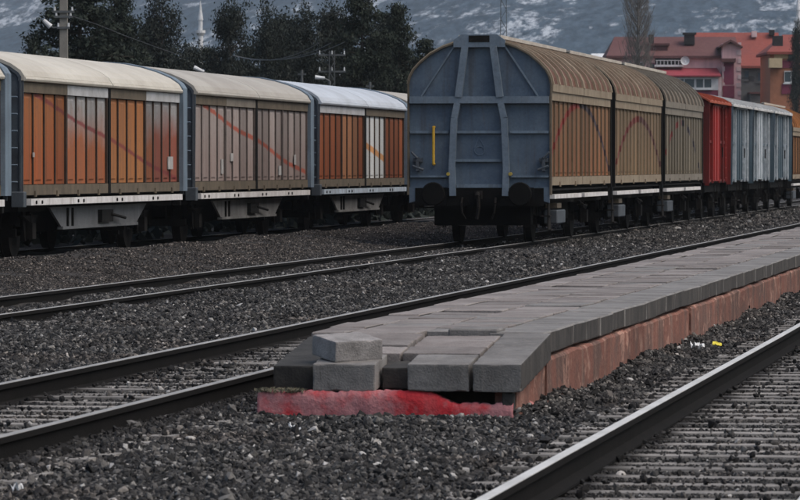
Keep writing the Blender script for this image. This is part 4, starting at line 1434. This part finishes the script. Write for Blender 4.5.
# low dark scrub added beyond the last track, darkening the view under the wagons
r = np.random.default_rng(21)
n_ = 1500
yy = r.uniform(60, 330, n_)
C = np.stack([r.uniform(-22.2, -20.9, n_), yy, r.uniform(-.1, 1.25, n_) * (.75 + .25 * np.sin(yy * .35))], 1)
V, Fq = leaf_quads(C, 22, np.array([.35, .35, .16]), .16, r)
tag(link('scrub', np_mesh('scrub', V, Fq, M['broad_leaf'])), 'low dark scrub added beyond the wagons to darken the gaps under them', kind='stuff')

# bare poplar in front of the pink house
r_ = np.random.default_rng(5)
M['twig'] = wmat('pale bare twigs', (.20, .185, .17), (.14, .13, .12), 2, .95)
x, y = at(638, 330)
pop = thing('bare_poplar', 'leafless grey poplar rising in front of the pink house', 'tree', (x, y, -.2), 0)
tb = MB().tube((0, 0, 0), (0, 0, 10), .19, .10, 8).tube((0, 0, 10), (0, 0, 17.5), .10, .02, 6)
tb.build('trunk', M['twig'], pop)
cb = MB()
for k in range(340):
    z = r_.uniform(2.5, 16)
    a = r_.uniform(0, 6.28)
    l = r_.uniform(.7, 1.5) * np.interp(z, [3, 6, 12, 17], [.8, 1.0, .9, .4])
    up = r_.uniform(1.4, 2.6)
    mid = Vector((math.cos(a) * l * .6, math.sin(a) * l * .6, z + up * .45))
    tip = Vector((math.cos(a) * l * .9, math.sin(a) * l * .9, z + up))
    cb.tube((0, 0, z), mid, .028, .018, 4, False)
    cb.tube(mid, tip, .018, .008, 4, False)
    for q in range(7):
        s0 = mid.lerp(tip, r_.uniform(0, .9))
        cb.tube(s0, s0 + Vector((r_.normal(0, .22), r_.normal(0, .22), r_.uniform(.4, .9))), .010, .005, 3, False)
cb.build('branches', M['twig'], pop)

# dark bushy tree top by the right edge
tr = tree('broad', 2, 797, 420, 20, 16, 1.0, 'small dark tree above the orange house at the right edge')
del tr['group']

# ------------------------------------------------------------------ poles, lamps, wires
M['concrete_pole'] = wmat('concrete pole', (.24, .225, .20), (.18, .17, .15), 1.5, .9)
M['galv'] = wmat('galvanised steel', (.10, .108, .112), (.075, .08, .083), 2, .7, .0)
M['lamp_white'] = wmat('white lamp housing', (.62, .64, .66), (.5, .5, .5), 2, .5)
x, y = at(64, 150)
po = thing('lamp_pole', 'concrete pole with crossarms and a white lamp, above the orange wagon', 'pole', (x, y, -.2), TH)
sp = 150 / F
zz = lambda py: zat(py, 150) + .2
MB().prism_y([(-.15, 0), (.15, 0), (.10, 9.6), (-.10, 9.6)], -.13, .13).build('pole', M['concrete_pole'], po)
for py, w in ((12, .34), (17, .28), (28, .20)):
    ca = MB().box(-w, w, -.19, -.135, zz(py) - .035, zz(py) + .035)
    co = ca.build('crossarm', M['galv'], po)
    for s in (-1, 1):
        MB().tube((s * w * .8, -.16, zz(py) + .035), (s * w * .8, -.16, zz(py) + .15), .035, .025, 8).build('insulator', M['lamp_white'], co)
arm = MB().path([(-.12, -.15, zz(27)), (-.30, -.16, zz(28)), (-.42, -.17, zz(26.5))], .025)
arm.build('lamp_arm', M['galv'], po)
lh = MB().tube((-.40, -.17, zz(27)), (-.62, -.2, zz(20.5)), .09, .06, 10)
lh.build('lamp_head', M['lamp_white'], po)

def small_lamp(label, px, dist, py, dirx, py2):
    x, y = at(px, dist)
    l = thing('street_lamp', label, 'street lamp', (x, y, -.2), TH, 'small lamps behind the wagons')
    z0 = zat(py, dist) + .2
    z1 = zat(py2, dist) + .2
    MB().tube((dirx * .30, .0, 0), (dirx * .30, 0, z0 - .1), .06, .045, 8).build('pole', M['galv'], l)
    MB().tube((dirx * .30, 0, z0 - .1), (dirx * .08, 0, z0 + (z1 - z0) * .2), .03, .03, 6).build('lamp_arm', M['galv'], l)
    MB().tube((dirx * .13, 0, z0), (-dirx * .20, 0, z1), .05, .075, 8).build('lamp_head', M['lamp_white'], l)
small_lamp('small white lamp tilted up above the seam of the cream and beige roofs', 200, 160, 72, 1, 67.5)
small_lamp('small white lamp left of the lattice pole above the white roof', 321, 165, 78.2, 1, 77.4)

def lattice(label, px, dist, ytop, w, name='lattice_pole', arms=True):
    x, y = at(px, dist)
    l = thing(name, label, 'pole', (x, y, -.2), TH)
    zt = zat(ytop, dist) + .2
    mb = MB()
    for sx in (-1, 1):
        for sy in (-1, 1):
            mb.tube((sx * w, sy * w, 0), (sx * w * .55, sy * w * .55, zt), .028, .022, 4)
    mb.build('leg_frame', M['galv'], l)
    br = MB()
    n = int(zt / (w * 2.2))
    for k in range(n):
        za, zb = zt * k / n, zt * (k + 1) / n
        wa, wb = w * (1 - .45 * k / n), w * (1 - .45 * (k + 1) / n)
        s = 1 if k % 2 else -1
        for f in (-1, 1):
            br.tube((s * wa, f * wa, za), (-s * wb, f * wb, zb), .016, .016, 4)
            br.tube((f * wa, s * wa, za), (f * wb, -s * wb, zb), .016, .016, 4)
    br.build('lattice_bracing', M['galv'], l)
    if arms:
        for z in (zt - .15, zt - .75):
            a = MB().box(-.5, .5, -.03, .03, z - .03, z + .03).build('crossarm', M['galv'], l)
            for s in (-1, 0, 1):
                MB().tube((s * .45, 0, z + .03), (s * .45, 0, z + .16), .03, .02, 6).build('insulator', M['lamp_white'], a)
    return l, zt
lattice('thin lattice pole carrying wires, left of the blue wagon', 332, 175, 51, .16)
lattice('tall lattice mast rising behind the blue wagon roof', 503.5, 260, -30, .24, 'lattice_mast', False)
for px, py, lab in ((302, 70, 'short post just left of the lattice pole base'), (370, 82, 'short post right of the lattice pole')):
    x, y = at(px, 170)
    o = MB().tube((0, 0, 0), (0, 0, zat(py, 170) + .2), .055, .045, 8).box(-.14, .14, -.03, .03, zat(py, 170) + .02, zat(py, 170) + .08).build('signal_post', M['galv'], None, (x, y, -.2))
    tag(o, lab, 'post', 'short posts behind the wagons')
M['wire'] = wmat('overhead wire', (.15, .155, .16), (.12, .12, .125), 1, .6)
for k, (xe_, ye_, xm, ym_) in enumerate(((319, 43, 272, 64), (331, 43, 280, 66), (345, 42, 300, 66))):
    pts = []
    for t_ in np.linspace(0, 1, 15):
        px = xe_ * (1 - t_) + 232 * t_
        a = (px - 232) / (xe_ - 232)
        py = 55 + (ye_ - 55) * a + 22 * (a * (1 - a)) * 1.9
        d = 172 + 14 * t_
        X, Y = at(px, d)
        pts.append((X, Y, zat(py, d)))
    o = MB().path(pts, .012, 4).build('overhead_wire', M['wire'])
    tag(o, ('upper', 'middle', 'lowest')[k] + ' of three sagging wires running left from the lattice pole', 'wire', 'sagging overhead wires')
o = MB()
pts = [(at(px, 160)[0], at(px, 160)[1], zat(py, 160)) for px, py in ((66, 14), (96, 24), (126, 36), (156, 47), (182, 56))]
tag(o.path(pts, .010, 4).build('service_wire', M['wire']), 'thin wire dropping to the right from the lamp pole', 'wire')

# ------------------------------------------------------------------ ballast
def stone_mat():
    m, nt, b = _nt('ballast stone')
    oi = N(nt, 'ShaderNodeObjectInfo')
    cr = N(nt, 'ShaderNodeValToRGB')
    el = cr.color_ramp.elements
    stops = [(0.0, (.010, .010, .0105)), (.34, (.024, .0235, .024)), (.60, (.052, .051, .051)), (.78, (.098, .094, .090)), (.91, (.145, .138, .132)), (.978, (.25, .24, .225)), (1.0, (.55, .54, .53))]
    el[0].position, el[0].color = stops[0][0], (*stops[0][1], 1)
    el[1].position, el[1].color = stops[-1][0], (*stops[-1][1], 1)
    for p_, c_ in stops[1:-1]:
        e_ = el.new(p_); e_.color = (*c_, 1)
    nt.links.new(oi.outputs['Random'], cr.inputs[0])
    # brown earth stains, by the stone's place in the yard
    n1 = noise(nt, oi.outputs['Location'], .55, 3)
    sep = N(nt, 'ShaderNodeSeparateXYZ')
    nt.links.new(oi.outputs['Location'], sep.inputs[0])
    strip = math_n(nt, 'MULTIPLY', ramp(nt, sep.outputs[0], -13.2, -14.0), ramp(nt, sep.outputs[0], -17.0, -16.0))
    fac = math_n(nt, 'MULTIPLY', math_n(nt, 'ADD', ramp(nt, n1, .5, .68), strip, True), .34)
    brown = mixc(nt, 1.0, cr.outputs[0], (1.15, .90, .74), 'MULTIPLY')
    c = mixc(nt, fac, cr.outputs[0], brown)
    # oil-black along the rails
    for xr in (T3 - .7525, T2 + .7525, T1 + .7525, T2 - .7525):
        d = math_n(nt, 'ABSOLUTE', math_n(nt, 'SUBTRACT', sep.outputs[0], xr))
        c = mixc(nt, math_n(nt, 'MULTIPLY', ramp(nt, d, .42, .12), .72), c, (.012, .011, .011))
    tc = N(nt, 'ShaderNodeTexCoord')
    g = ramp(nt, noise(nt, tc.outputs['Object'], 2.2, 4), .3, .7)
    c = mixc(nt, math_n(nt, 'MULTIPLY', g, .45), c, (.02, .02, .02))
    nt.links.new(c, b.inputs['Base Color'])
    b.inputs['Roughness'].default_value = .9
    b.inputs['Specular IOR Level'].default_value = .2
    return m
M['stone'] = stone_mat()
stones = bpy.data.collections.new('ballast stone shapes')
import bmesh
for k in range(9):
    bm = bmesh.new()
    bmesh.ops.create_icosphere(bm, subdivisions=1, radius=1.0)
    r = np.random.default_rng(100 + k)
    planes = r.normal(0, 1, (7, 3)); planes /= np.linalg.norm(planes, axis=1, keepdims=True)
    off = r.uniform(.30, .62, 7)
    s = r.uniform(.6, 1.0, 3) * 1.45
    for v in bm.verts:
        c = np.array(v.co) * r.uniform(.9, 1.1)
        for q in range(7):
            d = c @ planes[q] - off[q]
            if d > 0: c = c - planes[q] * d
        v.co = Vector(c * s)
    me = bpy.data.meshes.new('stone_shape')
    bm.to_mesh(me); bm.free()
    me.materials.append(M['stone'])
    o = bpy.data.objects.new('stone_shape', me)
    stones.objects.link(o)

def gravel_points():
    out = []
    def zone(z0, z1, dens, smin, smax):
        area = (z1 ** 2 - z0 ** 2) / 2 * (800 / F) + (z1 - z0) * 3.0
        n = int(area * dens)
        Z = np.sqrt(rng.uniform(z0 ** 2, z1 ** 2, n))
        hw = Z * 400 / F + 1.5
        X = rng.uniform(-1, 1, n) * hw
        p = X * CO - Z * SI
        y = X * SI + Z * CO
        s = (smin + (smax - smin) * rng.random(n) ** 1.5) * np.where(rng.random(n) < .04, 1.6, 1.0)
        s = np.where((p < -13.3) & (p > -17.6), s * .62, s)          # finer, dustier strip beside the far track
        out.append(np.stack([p, y, s], 1))
    zone(21, 34, 1150, .009, .027)
    zone(34, 50, 800, .012, .029)
    zone(50, 72, 620, .013, .028)
    zone(72, 120, 300, .018, .033)
    zone(120, 200, 60, .03, .055)
    A = np.concatenate(out)
    p, y, s = A.T
    keep = ~((p > PL - .02) & (p < PR + .0) & (y > Y0 - .10))
    keep &= ~((p < -17.6))
    for xc in (T1, T2, T3):
        for sg in (-1, 1):
            keep &= np.abs(p - (xc + sg * .7525)) > np.where(s > .02, .085, .07)
    on_t = ((np.abs(p - T2) < 1.25) | (np.abs(p - T3) < 1.3))
    inside = ((np.abs(p - T2) < .72) | (np.abs(p - T3) < .72))
    k0 = np.where(np.abs(p - T2) < 1.3, 20, 17)
    frac = np.abs(((y - k0) / .62 + .5) % 1.0 - .5) * .62       # distance to the nearest sleeper centre
    over = on_t & (frac < .125)
    patch = np.sin(p * 2.1 + y * .45) + np.sin(y * .83 + 1.0) * .8 + np.sin(y * .21 + p)
    pr = np.where(inside, np.where(patch > 1.0, .34, .07), np.where(p > -4, .12, .35))
    pr = np.where((p < -5) & (y < 29.5) & inside, .5, pr)
    keep &= ~(over & (rng.random(len(p)) > pr))
    gz_ = ground_z(p, y)
    z = gz_ + s * rng.uniform(-.15, .55, len(p))
    # low between the sleepers, on top of them elsewhere
    st = np.where(p < -5, -.14, -.165)
    z = np.where(on_t & ~over & (inside | (p > -3.5)), st - s * rng.uniform(.85, 1.4, len(p)), z)
    z = np.where(over, np.maximum(st + s * .35, z), z)
    # banked against the platform foot and the outer sides of the rails
    z = z + .04 * np.exp(-((p - PR) / .10) ** 2) * (y > Y0)
    A = np.stack([p, y, z, s], 1)[keep]
    return A
GA = gravel_points()
gm = bpy.data.meshes.new('ballast_gravel')
gm.vertices.add(len(GA))
gm.vertices.foreach_set('co', GA[:, :3].astype(np.float32).ravel())
at_ = gm.attributes.new('stone_size', 'FLOAT', 'POINT')
at_.data.foreach_set('value', GA[:, 3].astype(np.float32))
go = link('ballast_gravel', gm)
tag(go, 'dark grey and brown ballast stones between the tracks', kind='stuff')
ng = bpy.data.node_groups.new('scatter stones', 'GeometryNodeTree')
ng.interface.new_socket('Geometry', in_out='INPUT', socket_type='NodeSocketGeometry')
ng.interface.new_socket('Geometry', in_out='OUTPUT', socket_type='NodeSocketGeometry')
gi, goo = ng.nodes.new('NodeGroupInput'), ng.nodes.new('NodeGroupOutput')
ci = ng.nodes.new('GeometryNodeCollectionInfo')
ci.inputs['Collection'].default_value = stones
ci.inputs['Separate Children'].default_value = True
ci.inputs['Reset Children'].default_value = True
iop = ng.nodes.new('GeometryNodeInstanceOnPoints')
iop.inputs['Pick Instance'].default_value = True
rv = ng.nodes.new('FunctionNodeRandomValue'); rv.data_type = 'FLOAT_VECTOR'
rv.inputs[1].default_value = (6.283, 6.283, 6.283)
na = ng.nodes.new('GeometryNodeInputNamedAttribute'); na.data_type = 'FLOAT'
na.inputs[0].default_value = 'stone_size'
ng.links.new(gi.outputs[0], iop.inputs['Points'])
ng.links.new(ci.outputs[0], iop.inputs['Instance'])
ng.links.new(rv.outputs[0], iop.inputs['Rotation'])
ng.links.new(na.outputs['Attribute'], iop.inputs['Scale'])
ng.links.new(iop.outputs[0], goo.inputs[0])
go.modifiers.new('scatter', 'NODES').node_group = ng

# ------------------------------------------------------------------ litter, pale stones, moss
M['pale_stone'] = wmat('pale limestone lump', (.42, .40, .38), (.30, .28, .26), 20, .9, 0, .3, 60)
M['white_litter'] = wmat('white plastic scrap', (.66, .67, .68), (.52, .53, .54), 15, .5)
M['yellow_litter'] = wmat('yellow wrapper', (.72, .62, .06), (.6, .5, .05), 15, .5)
M['pink_stone'] = wmat('red painted chip', (.45, .16, .15), (.36, .2, .19), 15, .9)
def on_ground(px, py, zg):
    Z = F * (H - zg) / (py - HY)
    return (*at(px, Z), zg)
def lump(name, px, py, zg, size, mat, label, cat, seed, group=None):
    r = np.random.default_rng(seed)
    bm = bmesh.new()
    bmesh.ops.create_icosphere(bm, subdivisions=2, radius=1.0)
    pl = r.normal(0, 1, (9, 3)); pl /= np.linalg.norm(pl, axis=1, keepdims=True)
    of = r.uniform(.45, .8, 9)
    for v in bm.verts:
        c = np.array(v.co)
        for q in range(9):
            d = c @ pl[q] - of[q]
            if d > 0: c = c - pl[q] * d
        v.co = Vector(c * np.array(size))
    me = bpy.data.meshes.new(name); bm.to_mesh(me); bm.free()
    me.materials.append(mat)
    x, y, z = on_ground(px, py, zg)
    o = link(name, me, None, (x, y, z + size[2] * .45))
    o.rotation_euler = (0, 0, r.uniform(0, 6))
    return tag(o, label, cat, group)
def scrap(name, px, py, zg, w, d, mat, label, seed, hgt=.03):
    """crumpled sheet of litter with thickness"""
    r = np.random.default_rng(seed)
    n = 6
    vs = []
    for t_ in (0, 1):
        for i in range(n + 1):
            for j in range(n + 1):
                hh = hgt * (math.sin(i * 1.3 + seed) * math.cos(j * 1.1 + seed) * .5 + .5) + r.uniform(0, hgt * .4)
                vs.append(((i / n - .5) * w, (j / n - .5) * d, hh - t_ * .004))
    fs = []
    m_ = (n + 1) ** 2
    for i in range(n):
        for j in range(n):
            a = i * (n + 1) + j
            fs.append((a, a + n + 1, a + n + 2, a + 1))
            fs.append((m_ + a + 1, m_ + a + n + 2, m_ + a + n + 1, m_ + a))
    x, y, z = on_ground(px, py, zg)
    o = MB().add(vs, fs).build(name, mat, None, (x, y, z + .02))
    o.rotation_euler = (random.uniform(.1, .4), random.uniform(-.3, .3), random.uniform(0, 3))
    return tag(o, label, 'litter')
scrap('plastic_scrap', 697, 352, -.17, .12, .10, M['white_litter'], 'crumpled white plastic scrap beside the platform wall', 3, .06)
scrap('wrapper', 717, 347, -.17, .09, .07, M['yellow_litter'], 'small yellow wrapper on the gravel by the platform wall', 5, .02)
scrap('paper_scrap', 292, 434, -.17, .07, .06, M['white_litter'], 'white paper scrap in front of the red footing', 7, .04)
scrap('plastic_scrap', 17, 496, -.17, .05, .05, M['white_litter'], 'tiny white scrap in the bottom left corner', 9, .04)
scrap('paper_scrap', 375, 448, -.17, .06, .05, M['pale_stone'], 'pale crumpled scrap below the middle of the red footing', 12, .03)
GS = 'pale stones lying on the ballast'
for i, (px, py, sz, lab) in enumerate((
    (159, 378, (.11, .05, .03), 'long pale stone between the rails left of the platform'),
    (182, 374, (.06, .05, .045), 'chunky pale stone beside the platform end between the rails'),
    (111, 391, (.08, .05, .03), 'flat pale stone lying on the sleepers at left'),
    (191, 441, (.05, .04, .03), 'pale stone left of the red footing, half sunk in gravel'),
    (507, 437, (.045, .035, .03), 'pale pinkish stone in front of the platform corner'),
    (416, 453, (.035, .03, .025), 'small light stone below the red footing, right of centre'),
    (32, 482, (.06, .03, .02), 'flat buff stone near the bottom left corner'),
    (781, 420, (.05, .03, .02), 'flat white stone on the sleepers near the right edge'),
    (621, 481, (.045, .04, .04), 'upright pale stone between the sleepers of the nearest track'),
    (246, 292, (.06, .05, .04), 'white stone on the ballast bank above the left rails'),
    (438, 256, (.05, .04, .035), 'white stone on ballast near the blue wagon'),
    (549, 249, (.07, .05, .04), 'pale stone beside the track under the ribbed wagons'))):
    zg = float(ground_z(*on_ground(px, py, -.18)[:2]))
    lump('pale_stone', px, py, zg, sz, M['pale_stone'], lab, 'stone', 200 + i, GS)
lump('painted_chip', 412, 428, -.17, (.035, .03, .025), M['pink_stone'], 'reddish concrete chip just below the footing', 'stone', 300)
lump('painted_chip', 530, 411, -.17, (.05, .04, .05), M['pink_stone'], 'pink concrete chip leaning at the platform corner', 'stone', 301)

# moss on the left end of the footing
m_ = leaf_mat('dry moss', (.15, .14, .10), (.19, .175, .13))
r = np.random.default_rng(9)
C = np.stack([r.uniform(-.05, .26, 160), r.uniform(.01, .14, 160), r.uniform(.0, .012, 160) - .002], 1)
V, Fq = leaf_quads(C, 10, np.array([.02, .02, .005]), .010, r)
mo = link('moss', np_mesh('moss', V, Fq, m_), None, (PL, Y0, 0))
tag(mo, 'dry green moss growing on the left end of the red footing', kind='stuff')

# ------------------------------------------------------------------ haze
hz = MB().box(-2600, 2600, -700, 6200, float(mz.min()) - 1.0, float(mz.max()) + 2.0).mesh('haze', bpy.data.materials.new('haze'))
hm = hz.materials[0]
hm.use_nodes = True
hm.node_tree.nodes.clear()
vo = hm.node_tree.nodes.new('ShaderNodeVolumePrincipled')
vo.inputs['Color'].default_value = (.80, .87, .95, 1)
vo.inputs['Density'].default_value = 0.8e-4
om = hm.node_tree.nodes.new('ShaderNodeOutputMaterial')
hm.node_tree.links.new(vo.outputs[0], om.inputs['Volume'])
tag(link('haze', hz), 'thin bluish haze over the yard and mountain', kind='stuff')
